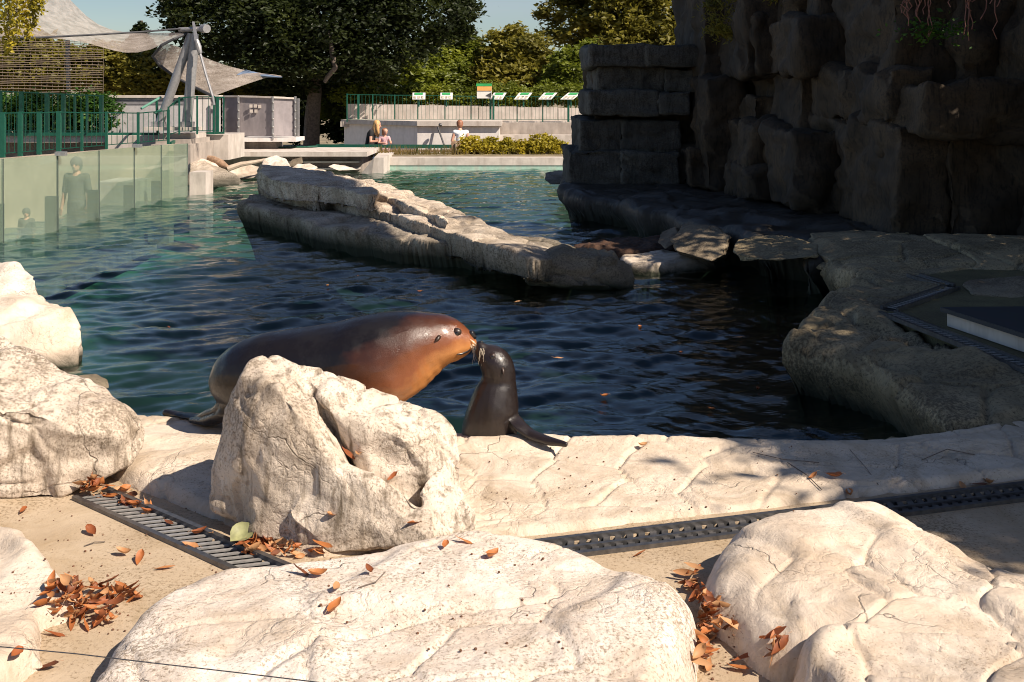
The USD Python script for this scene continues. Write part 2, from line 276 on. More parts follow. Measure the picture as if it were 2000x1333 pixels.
M['water'] = material('pool_water', {'g': ('geometry', {}), 'sm': ('mapping', {'scale': (1.0, 2.2, 1.0)}), 'n': ('noise_texture', {'scale': 20.0, 'detail': 3.0, 'roughness': 0.5}), 'b': ('bump', {'strength': 0.30, 'distance': 0.012}),
    't': ('transparent_bsdf', {'color': (0.44, 0.60, 0.56)}), 's': ('glossy_bsdf', {'color': (1, 1, 1), 'roughness': 0.015}), 'lw': ('layer_weight', {'blend': 0.5}), 'pw': ('math', {'math_type': 'power', 'value2': 4.0}), 'f': ('math', {'math_type': 'multiply_add', 'value2': 0.95, 'value3': 0.035}), 'm': ('mix_closure', {})},
    [('g.position', 'sm.vector'), ('sm.vector', 'n.vector'), ('n.fac', 'b.height'), ('b.normal', 's.normal'), ('lw.facing', 'pw.value1'), ('pw.value', 'f.value1'), ('f.value', 'm.fac'), ('t.BSDF', 'm.closure1'), ('s.BSDF', 'm.closure2')], 'm.closure')
def waves(x, y):
    r = np.random.default_rng(11); z = np.zeros_like(x); lam = np.geomspace(0.10, 0.95, 60)
    p3 = np.stack([x, y, 0 * x], -1); wx = x + 0.22 * (fbm(p3 * 1.1, 2, 51) - 0.5); wy = y + 0.22 * (fbm(p3 * 1.1, 2, 52) - 0.5)
    for i, l in enumerate(lam):
        a = r.normal(PI / 2 + 0.1, 0.55); k = 2 * PI / l; amp = 0.0056 * l ** 0.93 * r.uniform(0.6, 1.4)
        z += amp * np.sin(k * (wx * math.cos(a) + wy * math.sin(a)) + r.uniform(0, 6.28))
    return z * (0.55 + 0.9 * fbm(p3 * 0.55, 2, 60))
ny = 580; Ys = 4.6 * (30.2 / 4.6) ** (np.arange(ny) / (ny - 1)); us = np.linspace(-1, 1, 640)
X = us[None, :] * (1.6 + 0.46 * Ys[:, None]); X = np.clip(X, -7.6, 12); Yg = np.repeat(Ys[:, None], 640, 1)
w = grid(us, Ys, 0 * X); w.vertices = np.stack([X.ravel(), Yg.ravel(), waves(X.ravel(), Yg.ravel())], -1)
solo('water', w, M['water'], 'dark rippled pool water reflecting blue sky and green trees', kind='structure', smooth=True)

# ---------------------------------------------------------------- deck, drain channel, ledge
LA, LB, LC = np.array([-1.86, 4.735]), np.array([-0.80, 3.875]), np.array([3.6, 5.14])   # centre line of the two grates near the camera
def seg_d(a, b, x, y):
    d = b - a; L = np.linalg.norm(d); d = d / L; t = (x - a[0]) * d[0] + (y - a[1]) * d[1]; s = (x - a[0]) * -d[1] + (y - a[1]) * d[0]; return t, s, L
def near_h(x, y): return 0.25 + 0.006 * (fbm(np.stack([x, y, 0 * x], -1) * 2.0, 3, 5) - 0.5)
xs, ys = np.arange(-4.2, 4.6, 0.022), np.arange(1.2, 5.9, 0.022); X, Y = np.meshgrid(xs, ys); z = near_h(X, Y)
for a, b in ((LA, LB), (LB, LC)):
    t, s, L = seg_d(a, b, X, Y); z = np.where((np.abs(s) < 0.052) & (t > -0.02) & (t < L + 0.02), 0.15, z)
LEDGE0 = np.array([(-4.3, 6.8), (-1.75, 4.83), (-1.1, 4.31), (-0.76, 4.06), (0.113, 4.32), (1.046, 4.585), (2.33, 4.95), (4.7, 5.62), (9, 9), (-4.3, 9)])
solo('deck', grid(xs, ys, z, sdist(LEDGE0, X.ravel(), Y.ravel()) < 0.12), M['deck'], 'tan concrete deck in front of the pool ledge', kind='structure', smooth=30)

def ledge_top(x, y):
    p = np.stack([x, y, 0 * x], -1); back = np.clip((y - (4.4 + 0.3 * np.abs(x))) / 0.9, 0, 1)
    t, s, L = seg_d(LA, LB, x, y); z = 0.285 + 0.035 * back + 0.05 * (fbm(p * 1.6, 3, 2) - 0.5)
    z += 0.05 * np.exp(-((x + 1.45) ** 2 / 0.09 + (y - 4.98) ** 2 / 0.05))
    z += 0.03 * np.exp(-((y - 5.25 - 0.05 * np.sin(3 * x)) / 0.09) ** 2)
    return z
LEDGE = np.array([(-3.4, 6.12), (-1.75, 4.78), (-1.1, 4.25), (-0.76, 4.0), (0.113, 4.215), (1.046, 4.485), (2.33, 4.845), (4.6, 5.47), (4.6, 6.4), (2.6, 5.75), (1.92, 5.5), (1.43, 5.39), (1.0, 5.36), (0.64, 5.39), (0.257, 5.44), (-0.3, 5.5), (-1.0, 5.62), (-1.55, 5.74), (-1.83, 5.78), (-2.1, 5.86), (-3.4, 6.75)])
t = field(LEDGE, ledge_top, -0.55, 0.13, 0.0125, wob=0.02, ws=3.0, power=2.6, seed=4, smooth_poly=False)
t = craggy(t, 0.012, 4.0, 0.004, 24.0, crack=0.022, cs=(2.6, 2.6, 1), cw=0.045, seed=3)
solo('rock_ledge', t, M['ledge'], 'pale worn rock ledge along the near edge of the pool', kind='structure', smooth=True)

# ---------------------------------------------------------------- right and far terraces
WALK = np.array([(3.62, 9.56), (3.67, 8.92), (2.73, 7.9), (3.2, 4.9), (9, 4.6), (9, 9.9), (4.2, 9.9)])
def terr_top(x, y):
    p = np.stack([x, y, 0 * x], -1); z = 0.405 + 0.11 * (fbm(p * 1.1, 4, 8) - 0.5) - 0.10 * np.clip((6.3 - y) / 0.9, 0, 1)
    return np.where(sdist(WALK, x, y) > -0.03, np.minimum(z, 0.32), z)
def undercut(t, poly, depth, z1):
    v = np.array(t.vertices); e = 0.02; x, y = v[:, 0], v[:, 1]
    q = spline_poly(np.asarray(poly)); g = np.stack([sdist(q, x + e, y) - sdist(q, x - e, y), sdist(q, x, y + e) - sdist(q, x, y - e)], -1) / (2 * e)
    k = depth * np.clip((z1 - v[:, 2]) / (z1 + 0.1), 0, 1); v[:, :2] += g * k[:, None]; t = t.copy(); t.vertices = v; return t
TER = np.array([(1.7, 5.35), (1.95, 5.46), (2.15, 5.66), (2.13, 6.2), (1.97, 6.86), (1.78, 7.2), (1.92, 7.64), (2.2, 8.2), (2.57, 8.84), (2.9, 9.46), (3.02, 10.3), (3.2, 11.0), (4.6, 11.2), (7, 10.4), (9, 10), (9, 5.2), (4, 4.95), (2.6, 5.1)])
t = undercut(field(TER, terr_top, -0.6, 0.16, 0.022, wob=0.06, ws=1.8, power=2.4, seed=14), TER, 0.26, 0.26)
t = craggy(t, 0.05, 2.0, 0.014, 12.0, crack=0.06, cs=(1.7, 1.7, 2.2), cw=0.07, strata=0.025, ss=8, seed=33, facet=0.05, fcs=2.0)
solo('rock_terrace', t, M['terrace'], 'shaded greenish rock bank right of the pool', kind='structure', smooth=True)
FAR = np.array([(3.1, 10.7), (3.0, 11.2), (2.6, 11.6), (2.5, 12.7), (2.1, 13.9), (2.02, 14.66), (1.6, 15.3), (1.57, 16.4), (0.98, 17.1), (0.72, 18.6), (0.85, 20.0), (1.2, 22), (4, 23), (10, 23), (10, 10.3), (6, 10.6)])
def far_top(x, y):
    p = np.stack([x, y, 0 * x], -1); return 0.45 + 0.06 * (fbm(p * 0.9, 3, 18) - 0.5) - 0.06 * np.clip((12 - y) / 1.5, 0, 1)
t = undercut(field(FAR, far_top, -0.6, 0.22, 0.04, wob=0.10, ws=1.2, power=2.4, seed=24), FAR, 0.35, 0.3)
t = craggy(t, 0.09, 1.3, 0.014, 9.0, crack=0.05, cs=(1.0, 1.0, 1.4), strata=0.03, ss=5, seed=43, facet=0.06, fcs=1.4)
solo('rock_shelf', t, M['wetrock'], 'dark wet rock shelf at the foot of the stepped rock', kind='structure', smooth=True)
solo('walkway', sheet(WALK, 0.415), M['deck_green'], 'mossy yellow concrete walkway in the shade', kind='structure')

# ---------------------------------------------------------------- island in the pool
ISL = np.array([(-4.3, 16.75), (-3.77, 15.8), (-2.76, 14.4), (-1.93, 13.4), (-1.29, 12.8), (-0.71, 12.4), (0, 11.85), (0.55, 12.0), (0.92, 12.6), (0.65, 13.3), (0, 14.0), (-0.72, 15.1), (-1.3, 15.7), (-1.8, 16.1), (-2.5, 17.4), (-3.4, 18.3), (-4.25, 17.9)])
ISL[-2:] = [(-3.4, 18.7), (-4.35, 18.4)]
def ledge_cut(t, poly, depth, z1, z0):
    v = np.array(t.vertices); e = 0.02; x, y = v[:, 0], v[:, 1]; q = spline_poly(np.asarray(poly), 4)
    g = np.stack([sdist(q, x + e, y) - sdist(q, x - e, y), sdist(q, x, y + e) - sdist(q, x, y - e)], -1) / (2 * e); v[:, :2] += g * (depth * np.clip((z1 - v[:, 2]) / (z1 - z0), 0, 1))[:, None]; t = t.copy(); t.vertices = v; return t
isle = thing('rock_island', 'long low island of broken layered rock slabs in the middle of the pool', 'rock', (-1.8, 14.6, 0))
def i_slab(name, poly, top, z0, edge, cut, seed, amp=0.05, wob=0.06):
    t = field(poly, top, z0, edge, 0.024, wob=wob, ws=1.8, power=3.0, seed=seed); zt_ = float(np.percentile(t.vertices[:, 2], 70)); t = ledge_cut(t, poly, cut, zt_ - 0.05, z0)
    t = craggy(t, amp, 1.6, 0.012, 12.0, crack=0.05, cs=(1.4, 1.5, 2.4), cw=0.06, strata=0.035, ss=10.0, seed=seed + 3, facet=0.03, fcs=1.5); part(isle, name, t, M['island'], True)
nz = lambda x, y, s, sd: fbm(np.stack([x, y, 0 * x], -1) * s, 3, sd) - 0.5
i_slab('base', ISL, lambda x, y: np.interp(x, [-4.3, -2, -0.8, 0.2, 0.9], [0.37, 0.34, 0.30, 0.27, 0.20]) + 0.10 * nz(x, y, 1.3, 72), -0.5, 0.14, 0.32, 400, 0.06)
q3 = lambda l, z: np.array([PZ(a, b, z)[:2] for a, b in l])
i_slab('layer', q3([(588, 384), (640, 388), (662, 398), (720, 409), (780, 424), (860, 444), (940, 466), (1010, 482), (1070, 484), (1115, 470), (1090, 458), (1000, 438), (900, 408), (820, 384), (760, 364), (690, 350), (560, 343), (505, 350), (512, 372), (550, 378)], 0.48), lambda x, y: np.interp(x, [-4, -1.3, -0.6, 0, 0.8], [0.52, 0.50, 0.45, 0.40, 0.30]) + 0.06 * nz(x, y, 1.1, 73), 0.15, 0.07, 0.10, 410)
i_slab('layer', q3([(515, 357), (560, 366), (620, 374), (690, 370), (750, 381), (800, 396), (850, 412), (880, 410), (820, 388), (770, 368), (690, 345), (560, 334), (505, 342)], 0.63), lambda x, y: np.interp(x, [-4, -1.8, -1.0], [0.66, 0.63, 0.54]) + 0.05 * nz(x, y, 1.1, 74), 0.35, 0.05, 0.09, 420, 0.04)
i_slab('layer', q3([(505, 338), (545, 351), (600, 354), (650, 358), (700, 367), (742, 366), (720, 352), (690, 342), (620, 330), (560, 323), (515, 325)], 0.78), lambda x, y: np.interp(x, [-4.4, -2.2], [0.79, 0.72]) + 0.05 * nz(x, y, 1.1, 75), 0.5, 0.05, 0.10, 430, 0.04)

# ---------------------------------------------------------------- loose boulders
def boulder(pieces, label, mat, name='boulder', res=0.02, it=10, group=None, **k):
    t = soften(union([hull(p) for p in pieces]), res, it); t = craggy(t, **k)
    return solo(name, t, mat, label, 'rock', group, smooth=True)
Y0 = 4.5
A = [P(490, 705, 4.42), P(540, 690, 4.48), P(585, 708, 4.45), P(470, 735, 4.36), P(440, 790, 4.42), P(428, 850, 4.48), P(418, 950, 4.40), P(414, 990, 4.36), P(500, 1050, 4.2), P(640, 1078, 4.12), P(760, 1075, 4.08), P(620, 830, 4.26), P(650, 880, 4.2), P(545, 760, 4.24), P(480, 860, 4.26), P(470, 1050, 4.8), P(560, 720, 4.7), P(700, 1060, 4.7)]
A2 = [P(640, 890, 4.2), P(700, 935, 4.15), P(790, 962, 4.15), P(845, 1000, 4.12), P(850, 1062, 4.05), P(640, 1080, 4.1), P(560, 1000, 4.16), P(700, 1080, 4.5), P(640, 900, 4.5), P(800, 985, 4.4)]
B = [P(560, 705, 4.5), P(600, 711, 4.48), P(640, 722, 4.5), P(700, 750, 4.5), P(770, 790, 4.48), P(850, 806, 4.5), P(885, 838, 4.46), P(894, 880, 4.42), P(905, 940, 4.38), P(900, 1020, 4.35), P(760, 1010, 4.28), P(700, 860, 4.27), P(790, 860, 4.25), P(640, 800, 4.30), P(620, 760, 4.36), P(640, 1000, 4.95), P(850, 960, 4.9), P(820, 820, 4.8), P(640, 760, 4.8)]
C = [P(850, 950, 4.24), P(900, 960, 4.28), P(928, 1005, 4.22), P(930, 1035, 4.18), P(880, 1062, 4.1), P(815, 960, 4.2), P(840, 1050, 4.08), P(870, 900, 4.35), P(910, 1020, 4.5), P(830, 1020, 4.5)]
boulder([A, A2, B, C], 'large upright cream boulder with streaked front in the centre foreground', M['boulder'], res=0.013, it=7, big=0.016, bs=4.5, fine=0.006, fs=24, crack=0.028, cs=(5, 5, 3.4), cw=0.10, seed=101, facet=0.016, fcs=4.5)
D = [P(-260, 640, 5.3), P(0, 662, 5.2), P(60, 688, 5.15), P(130, 732, 5.1), P(200, 768, 5.05), P(262, 800, 5.0), P(283, 835, 4.95), P(282, 872, 4.92), P(255, 908, 4.86), P(195, 938, 4.78), P(118, 948, 4.72), P(112, 972, 4.70), P(-260, 985, 4.62), P(60, 800, 4.68), P(150, 850, 4.7), P(220, 850, 4.78), P(-100, 800, 4.6), P(-260, 900, 5.9), P(0, 760, 5.8), P(200, 840, 5.5)]
boulder([D], 'cream boulder at the left edge sloping down to the right behind the drain', M['boulder'], res=0.014, it=6, big=0.035, bs=3.2, fine=0.009, fs=20, crack=0.03, cs=(4, 4, 4), cw=0.09, seed=111, facet=0.03, fcs=3.2)
E = [P(-160, 585, 8.3), P(60, 588, 8.4), P(100, 592, 8.35), P(136, 602, 8.25), P(158, 638, 8.15), P(160, 690, 8.05), P(150, 725, 7.95), P(100, 715, 7.85), P(40, 690, 7.8), P(-160, 690, 7.7), P(60, 620, 7.9), P(-160, 700, 9.6), P(120, 650, 9.2), P(130, 610, 9.0), P(-160, 590, 9.5)]
boulder([E], 'brownish flat boulder with dark waterline below a white rock at left', M['rock'], res=0.03, it=6, big=0.05, bs=2.2, fine=0.012, fs=12, crack=0.03, cs=(2.4, 2.4, 2.4), seed=121, facet=0.05, fcs=2)
F = [P(-160, 500, 8.8), P(0, 512, 8.8), P(45, 518, 8.7), P(70, 540, 8.6), P(86, 578, 8.5), P(80, 592, 8.4), P(-160, 600, 8.3), P(0, 560, 8.4), P(60, 590, 9.6), P(40, 540, 9.5), P(-160, 520, 9.6)]
boulder([F], 'white rock resting on the flat brown boulder at the left edge', M['slab'], res=0.03, it=6, big=0.04, bs=2.5, fine=0.012, fs=12, crack=0.025, cs=(3, 3, 3), seed=131, facet=0.05, fcs=2.4)
G = [P(150, 735, 7.0), P(185, 733, 7.1), P(208, 742, 7.05), P(212, 758, 6.95), P(150, 765, 6.9), P(170, 760, 7.5), P(200, 752, 7.5)]
boulder([G], 'small dark wet rock at the waterline behind the left boulder', M['brown_rock'], res=0.02, it=4, big=0.02, bs=4, fine=0.006, fs=20, crack=0, seed=141)
# brown boulder at the tip of the island
H = [P(1022, 520, 11.35), P(1035, 498, 11.5), P(1075, 482, 11.6), P(1150, 478, 11.7), P(1200, 487, 11.6), P(1228, 512, 11.5), P(1242, 545, 11.3), P(1238, 565, 11.2), P(1130, 560, 10.95), P(1030, 552, 11.1), P(1100, 500, 11.2), P(1190, 505, 11.2), P(1050, 560, 12.3), P(1220, 560, 12.2), P(1150, 490, 12.2)]
boulder([H], 'grey brown rounded boulder at the near right tip of the rock island', M['brown_rock'], res=0.025, it=5, big=0.05, bs=2.4, fine=0.012, fs=13, crack=0.05, cs=(1.6, 1.6, 3.2), strata=0.02, ss=6, seed=151, facet=0.05, fcs=2.0)
# low ledge and stones between the island and the bank
LOW = np.array([PZ(1205, 505, 0.1)[:2], PZ(1260, 494, 0.1)[:2], PZ(1330, 494, 0.1)[:2], PZ(1400, 508, 0.1)[:2], PZ(1385, 522, 0.05)[:2], PZ(1310, 528, 0.05)[:2], PZ(1230, 526, 0.05)[:2]])
t = craggy(field(LOW, lambda x, y: 0.13 + 0.08 * (fbm(np.stack([x, y, 0 * x], -1) * 2, 3, 7) - 0.5), -0.3, 0.10, 0.02, seed=61), 0.025, 3, 0.008, 15, crack=0.03, cs=(2, 2, 2), seed=61)
solo('rock_slab', t, M['rock'], 'low sunlit cream slab at the waterline right of the brown boulder', 'rock', smooth=True)
LOW2 = np.array([PZ(1110, 478, 0.1)[:2], PZ(1180, 464, 0.1)[:2], PZ(1300, 462, 0.1)[:2], PZ(1330, 478, 0.1)[:2], PZ(1300, 488, 0.08)[:2], PZ(1200, 488, 0.08)[:2]])
M['weed'] = plain('brown_weed', (0.055, 0.025, 0.012), 0.8, var=0.6, scale=25, bump=1.0)
t = craggy(field(LOW2, lambda x, y: 0.10 + 0.10 * (fbm(np.stack([x, y, 0 * x], -1) * 5, 3, 9) - 0.5), -0.3, 0.10, 0.022, seed=62), 0.03, 5, 0.02, 18, crack=0, seed=63)
solo('weedy_rock', t, M['weed'], 'low rock covered in red brown weed behind the sunlit slab', 'rock', smooth=True)
K = [P(1335, 438, 12.8), P(1400, 440, 12.6), P(1425, 462, 12.2), P(1410, 500, 11.8), P(1322, 490, 12.0), P(1312, 470, 12.3), P(1390, 510, 11.7), P(1340, 480, 13.4), P(1420, 470, 13.3), P(1420, 505, 12.8), P(1330, 500, 12.8)]
boulder([K], 'tilted grey rock with fine parallel grooves under the dark shelf', M['brown_rock'], res=0.025, it=3, big=0.03, bs=2.5, fine=0.008, fs=15, crack=0.02, cs=(1.5, 1.5, 6), strata=0.045, ss=11, seed=161)
L_ = [P(1432, 490, 11.3), P(1440, 466, 11.7), P(1480, 455, 11.9), P(1560, 462, 11.6), P(1600, 478, 11.2), P(1600, 500, 10.7), P(1520, 508, 10.6), P(1445, 505, 10.9), P(1500, 480, 11.1), P(1610, 480, 12.3), P(1450, 470, 12.5), P(1600, 500, 12)]
boulder([L_], 'rounded overhanging rock with sun patches beside the dark inlet', M['terrace'], res=0.025, it=6, big=0.05, bs=2.2, fine=0.01, fs=14, crack=0.02, seed=171)
Q = [P(1290, 452, 13.6), P(1320, 440, 13.6), P(1330, 470, 13.2), P(1300, 486, 12.9), P(1285, 474, 13.2), P(1310, 470, 14.2), P(1330, 450, 14.2)]
boulder([Q], 'small dark stone left of the tilted grooved rock', M['brown_rock'], res=0.03, it=4, big=0.03, bs=3, fine=0.01, fs=14, crack=0.02, seed=173)
SR = [(3.08, 10.75, 0.3), (3.2, 10.1, 0.3), (3.7, 9.95, 0.3), (4.3, 9.95, 0.3), (4.35, 10.1, 0.43), (3.75, 10.15, 0.42), (3.3, 10.3, 0.42), (3.12, 10.9, 0.42), (3.3, 10.9, 0.50), (4.35, 10.6, 0.50), (4.4, 11.9, 0.52), (3.3, 11.9, 0.50), (3.1, 11.5, 0.3), (4.4, 11.8, 0.3)]
boulder([SR], 'shaded layered rock steps between the inlet and the zigzag drain', M['terrace'], 'layered_rock', res=0.024, it=3, big=0.06, bs=1.6, fine=0.010, fs=14, crack=0.05, cs=(1.4, 1.4, 2), strata=0.085, ss=9, seed=81)
SR = [(4.32, 9.75, 0.3), (5.4, 9.45, 0.3), (7.2, 9.2, 0.3), (7.2, 9.4, 0.47), (5.4, 9.65, 0.46), (4.35, 9.95, 0.44), (4.4, 10.5, 0.53), (7.2, 10.0, 0.55), (4.4, 11.5, 0.55), (7.2, 11.0, 0.57), (4.4, 11.5, 0.3), (7.2, 11.0, 0.3)]
boulder([SR], 'long layered rock bank behind the walkway at the right edge', M['terrace'], 'layered_rock', res=0.028, it=3, big=0.06, bs=1.4, fine=0.010, fs=14, crack=0.05, cs=(1.2, 1.2, 2), strata=0.07, ss=7, seed=91)
Rr = [P(1880, 555, 8.9), P(1910, 545, 9.1), P(1990, 540, 9.2), P(2100, 545, 9.2), P(2100, 600, 8.5), P(1960, 580, 8.5), P(1900, 575, 8.6), P(1890, 572, 9.3), P(2100, 560, 9.8)]
boulder([Rr], 'low brown rock lying on the walkway behind the dark platform', M['brown_rock'], res=0.03, it=4, big=0.04, bs=3, fine=0.012, fs=14, crack=0.03, seed=181)
# foreground slabs
def px_poly(l, z): return np.array([PZ(a, b, z)[:2] for a, b in l])
def slab(l, zp, top, label, edge, res, seed, mat, crack=0.02, **k):
    t = field(px_poly(l, zp), top, 0.20, edge, res, seed=seed, **k)
    t = craggy(t, 0.014, 4.0, 0.0045, 26.0, crack=crack, cs=(2.6, 2.6, 2.6), cw=0.05, seed=seed, facet=0.024, fcs=2.2)
    return solo('rock_slab', t, mat, label, 'rock', smooth=True)
F5 = [(120, 1420), (160, 1320), (215, 1240), (285, 1168), (330, 1130), (400, 1105), (480, 1097), (560, 1094), (640, 1082), (720, 1072), (800, 1058), (880, 1045), (960, 1040), (1060, 1048), (1140, 1066), (1240, 1100), (1320, 1135), (1360, 1165), (1366, 1210), (1360, 1280), (1350, 1350), (1340, 1600), (1200, 1900), (700, 1950), (250, 1800)]
def top5(x, y):
    p = np.stack([x, y, 0 * x], -1); return 0.40 + 0.05 * (fbm(p * 1.2, 3, 77) - 0.5) * 2 + 0.02 * np.clip(x + 0.6, -1, 1.2) - 0.05 * np.clip((3.0 - y), 0, 1) - 0.012 * (np.sin(3.2 * y + 1.6 * x + 2.5 * fbm(p * 0.9, 2, 79)) > 0.75)
slab(F5, 0.37, top5, 'broad flat white slab speckled with brown across the bottom of the picture', 0.13, 0.0115, 201, M['slab'], wob=0.025, ws=2.5, power=2.0)
F6 = [(-300, 1010), (0, 1022), (55, 1048), (100, 1090), (150, 1122), (168, 1140), (150, 1165), (110, 1180), (88, 1200), (84, 1250), (40, 1285), (-300, 1360)]
slab(F6, 0.33, lambda x, y: 0.345 + 0.05 * (fbm(np.stack([x, y, 0 * x], -1) * 2.0, 3, 87) - 0.5) * 2, 'low cream slab with a cracked rim at the bottom left corner', 0.07, 0.0115, 211, M['rock'], wob=0.02, power=2.4)
F7 = [(1362, 1128), (1372, 1092), (1400, 1055), (1480, 1018), (1560, 1000), (1640, 988), (1710, 985), (1800, 1015), (1900, 1058), (2010, 1095), (2200, 1150), (2300, 1300), (2100, 1330), (1900, 1330), (1720, 1300), (1570, 1275), (1490, 1255), (1420, 1205), (1375, 1160)]
def top7(x, y):
    p = np.stack([x, y, 0 * x], -1); z = 0.375 + 0.07 * (fbm(p * 1.3, 3, 97) - 0.5) * 2
    z -= 0.10 * np.exp(-(((x - 1.62) * 0.6 + (y - 3.98)) / 0.09) ** 2) * (x > 1.3) * np.clip((x - 1.3) * 3, 0, 1)
    return z + 0.05 * np.exp(-((x - 1.0) ** 2 / 0.3 + (y - 3.9) ** 2 / 0.15))
slab(F7, 0.36, top7, 'large rounded pale rock at right with a hollow and leaf shadows', 0.17, 0.0115, 221, M['rock'], wob=0.03, ws=2.5, power=2.2)
F8 = [(1552, 1232), (1600, 1205), (1680, 1200), (1780, 1215), (1900, 1225), (2020, 1235), (2300, 1260), (2400, 1500), (2000, 1700), (1720, 1600), (1640, 1420), (1580, 1310)]
slab(F8, 0.42, lambda x, y: 0.44 + 0.05 * (fbm(np.stack([x, y, 0 * x], -1) * 1.8, 3, 107) - 0.5) * 2, 'rounded cream rock in the bottom right corner in front of the hollowed rock', 0.13, 0.0115, 231, M['rock'], wob=0.025, ws=3, power=2.2)

# ---------------------------------------------------------------- drain grates
def grate(pts0, pts1, width, z, label, rows, pitch, slant, bright, group=None):
    a, b = np.array([*pts0, z]), np.array([*pts1, z]); d = (b - a); L = np.linalg.norm(d[:2]); d /= L; s = np.array([-d[1], d[0], 0])
    o = thing('drain_grate', label, 'drain grate', (a + b) / 2, group)
    part(o, 'channel', bar(a - [0, 0, 0.016], b - [0, 0, 0.016], width, 0.008), M['black'])
    for k in (-1, 1): part(o, 'frame_rail', bar(a + s * k * width / 2, b + s * k * width / 2, 0.022, 0.03), M['dark_metal'])
    off = np.linspace(-width / 2, width / 2, rows + 1)
    for q in off[1:-1]: part(o, 'centre_rail', bar(a + s * q - [0, 0, 0.002], b + s * q - [0, 0, 0.002], 0.016, 0.02), M['dark_metal'])
    n = int(L / pitch)
    for i in range(n):
        for r in range(rows):
            c = a + d * (i + 0.5 + 0.5 * (r % 2)) * pitch; p0, p1 = c + s * (off[r] + 0.008) - d * slant, c + s * (off[r + 1] - 0.008) + d * slant
            part(o, 'slat', bar(p0 - [0, 0, 0.004], p1 - [0, 0, 0.004], pitch * (0.30 if rows == 1 else 0.52), 0.006), bright)
    return o
grate(LA, LB, 0.145, 0.252, 'drain grate strewn with dry leaves between left boulder and centre boulder', 1, 0.05, 0.045, M['bright_metal'])
grate(LB + (LC - LB) * 0.16, LC, 0.15, 0.252, 'long straight drain grate running from the white slab into the shade at right', 2, 0.05, 0.012, M['dark_metal'])
for (p0, p1), lb in zip((((3.55, 9.5), (3.64, 8.98)), ((3.64, 8.90), (2.80, 7.98)), ((2.74, 7.85), (3.2, 4.95))), ('short far end of the zigzag drain by the layered rock', 'middle diagonal stretch of the zigzag drain on the shaded bank', 'near stretch of the zigzag drain beside the dark platform')):
    grate(p0, p1, 0.12, 0.43, lb, 1, 0.06, 0.01, M['bright_metal'])
pl = thing('platform', 'low dark platform with pale concrete side on the walkway at right', 'platform', (4, 6.4, 0.42))
PL = [(2.97, 7.46), (3.2, 6.4), (3.48, 5.1), (6.2, 5.1), (6.2, 7.6)]
q = trimesh.creation.extrude_polygon(sg.Polygon(PL).buffer(-0.03), 0.095, engine='earcut'); q.apply_translation((0, 0, 0.42)); part(pl, 'side', q, M['concrete'])
q = trimesh.creation.extrude_polygon(sg.Polygon(PL), 0.03, engine='earcut'); q.apply_translation((0, 0, 0.515)); part(pl, 'top', q, plain('dark_rubber', (0.02, 0.022, 0.026), 0.6))
# ---------------------------------------------------------------- stepped rock and cliff at right
def block(x0, x1, y0, y1, z0, z1, res=0.07, it=40, seed=0, big=0.07, strata=0.02, facet=0.09, fine=0.035):
    q = m3.Manifold.cube([x1 - x0, y1 - y0, z1 - z0]).translate([x0, y0, z0])
    return craggy(soften(q, res, it), big, 1.5, fine, 6.0, crack=0.07, cs=(1.3, 1.3, 1.8), cw=0.07, strata=strata, ss=5.0, seed=seed, facet=facet, fcs=1.5)
def pblock(px0, px1, Y, depth, py0, py1, **k):       # front face measured in the photo at distance Y
    a, b = P(px0, py1, Y), P(px1, py0, Y); return block(a[0], b[0], Y, Y + depth, a[2], b[2], **k)
st = thing('stepped_rock', 'dark stack of five rock steps rising from the shelf to the cliff', 'rock', P(1240, 362, 19.2))
k = 0
for px0, pxs, px1, py0, py1, Y in ((1110, 1215, 1330, 293, 366, 18.9), (1132, 1218, 1330, 232, 297, 19.2), (1149, 1290, 1350, 176, 226, 19.0), (1165, 1300, 1400, 129, 180, 19.3), (1152, 1265, 1400, 84, 131, 19.1)):
    for a, b, dy in ((px0, pxs, 0), (pxs - 4, px1, -0.06)):
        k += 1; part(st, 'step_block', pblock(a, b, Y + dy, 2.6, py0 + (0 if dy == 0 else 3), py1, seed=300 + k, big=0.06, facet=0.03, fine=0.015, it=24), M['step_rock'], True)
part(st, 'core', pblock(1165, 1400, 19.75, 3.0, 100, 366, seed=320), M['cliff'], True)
cl = thing('rock_cliff', 'tall dark artificial rock cliff with a small window on the right', 'cliff', (5, 14, 0.4))
CL = [(1372, 1500, 18.4, 3, -260, 372), (1378, 1450, 17.9, 3, 150, 370), (1345, 1400, 18.2, 2, 290, 366), (1455, 1600, 16.6, 4, -300, 150), (1470, 1522, 16.9, 3, 185, 388), (1475, 1565, 16.5, 3, 30, 148), (1463, 1530, 16.2, 2, 240, 390), (1462, 1530, 15.9, 1, 330, 390), (1472, 1572, 17.0, 3, 2, 60),
      (1556, 1760, 15.6, 4, -300, 150), (1560, 1612, 15.2, 3, 120, 260), (1564, 1728, 14.6, 3, 30, 142), (1600, 1728, 14.9, 3, -300, 45), (1600, 1690, 15.1, 3, 130, 210), (1550, 1655, 14.4, 2, 255, 414), (1640, 1780, 15.6, 3, 200, 420), (1690, 1780, 15.2, 3, 130, 260),
      (1740, 1900, 12.6, 4, -420, 300), (1735, 1830, 12.2, 4, 130, 240), (1752, 1860, 12.0, 4, 240, 470), (1850, 2100, 11.9, 4, 160, 480), (1800, 2150, 11.6, 3, 160, 262), (1880, 2200, 12.4, 4, -420, 170), (1745, 1790, 12.3, 2, 235, 300), (2080, 2400, 11.0, 5, -420, 500), (1530, 1570, 17.3, 2, 206, 390), (1520, 1565, 17.6, 2, -100, 150)]
for i, (a, b, Y, d, t0, t1) in enumerate(CL):
    part(cl, 'rock_block', pblock(a, b, Y, d, t0, t1, seed=340 + i, res=0.08, it=24, big=0.16), M['cliff'], True)
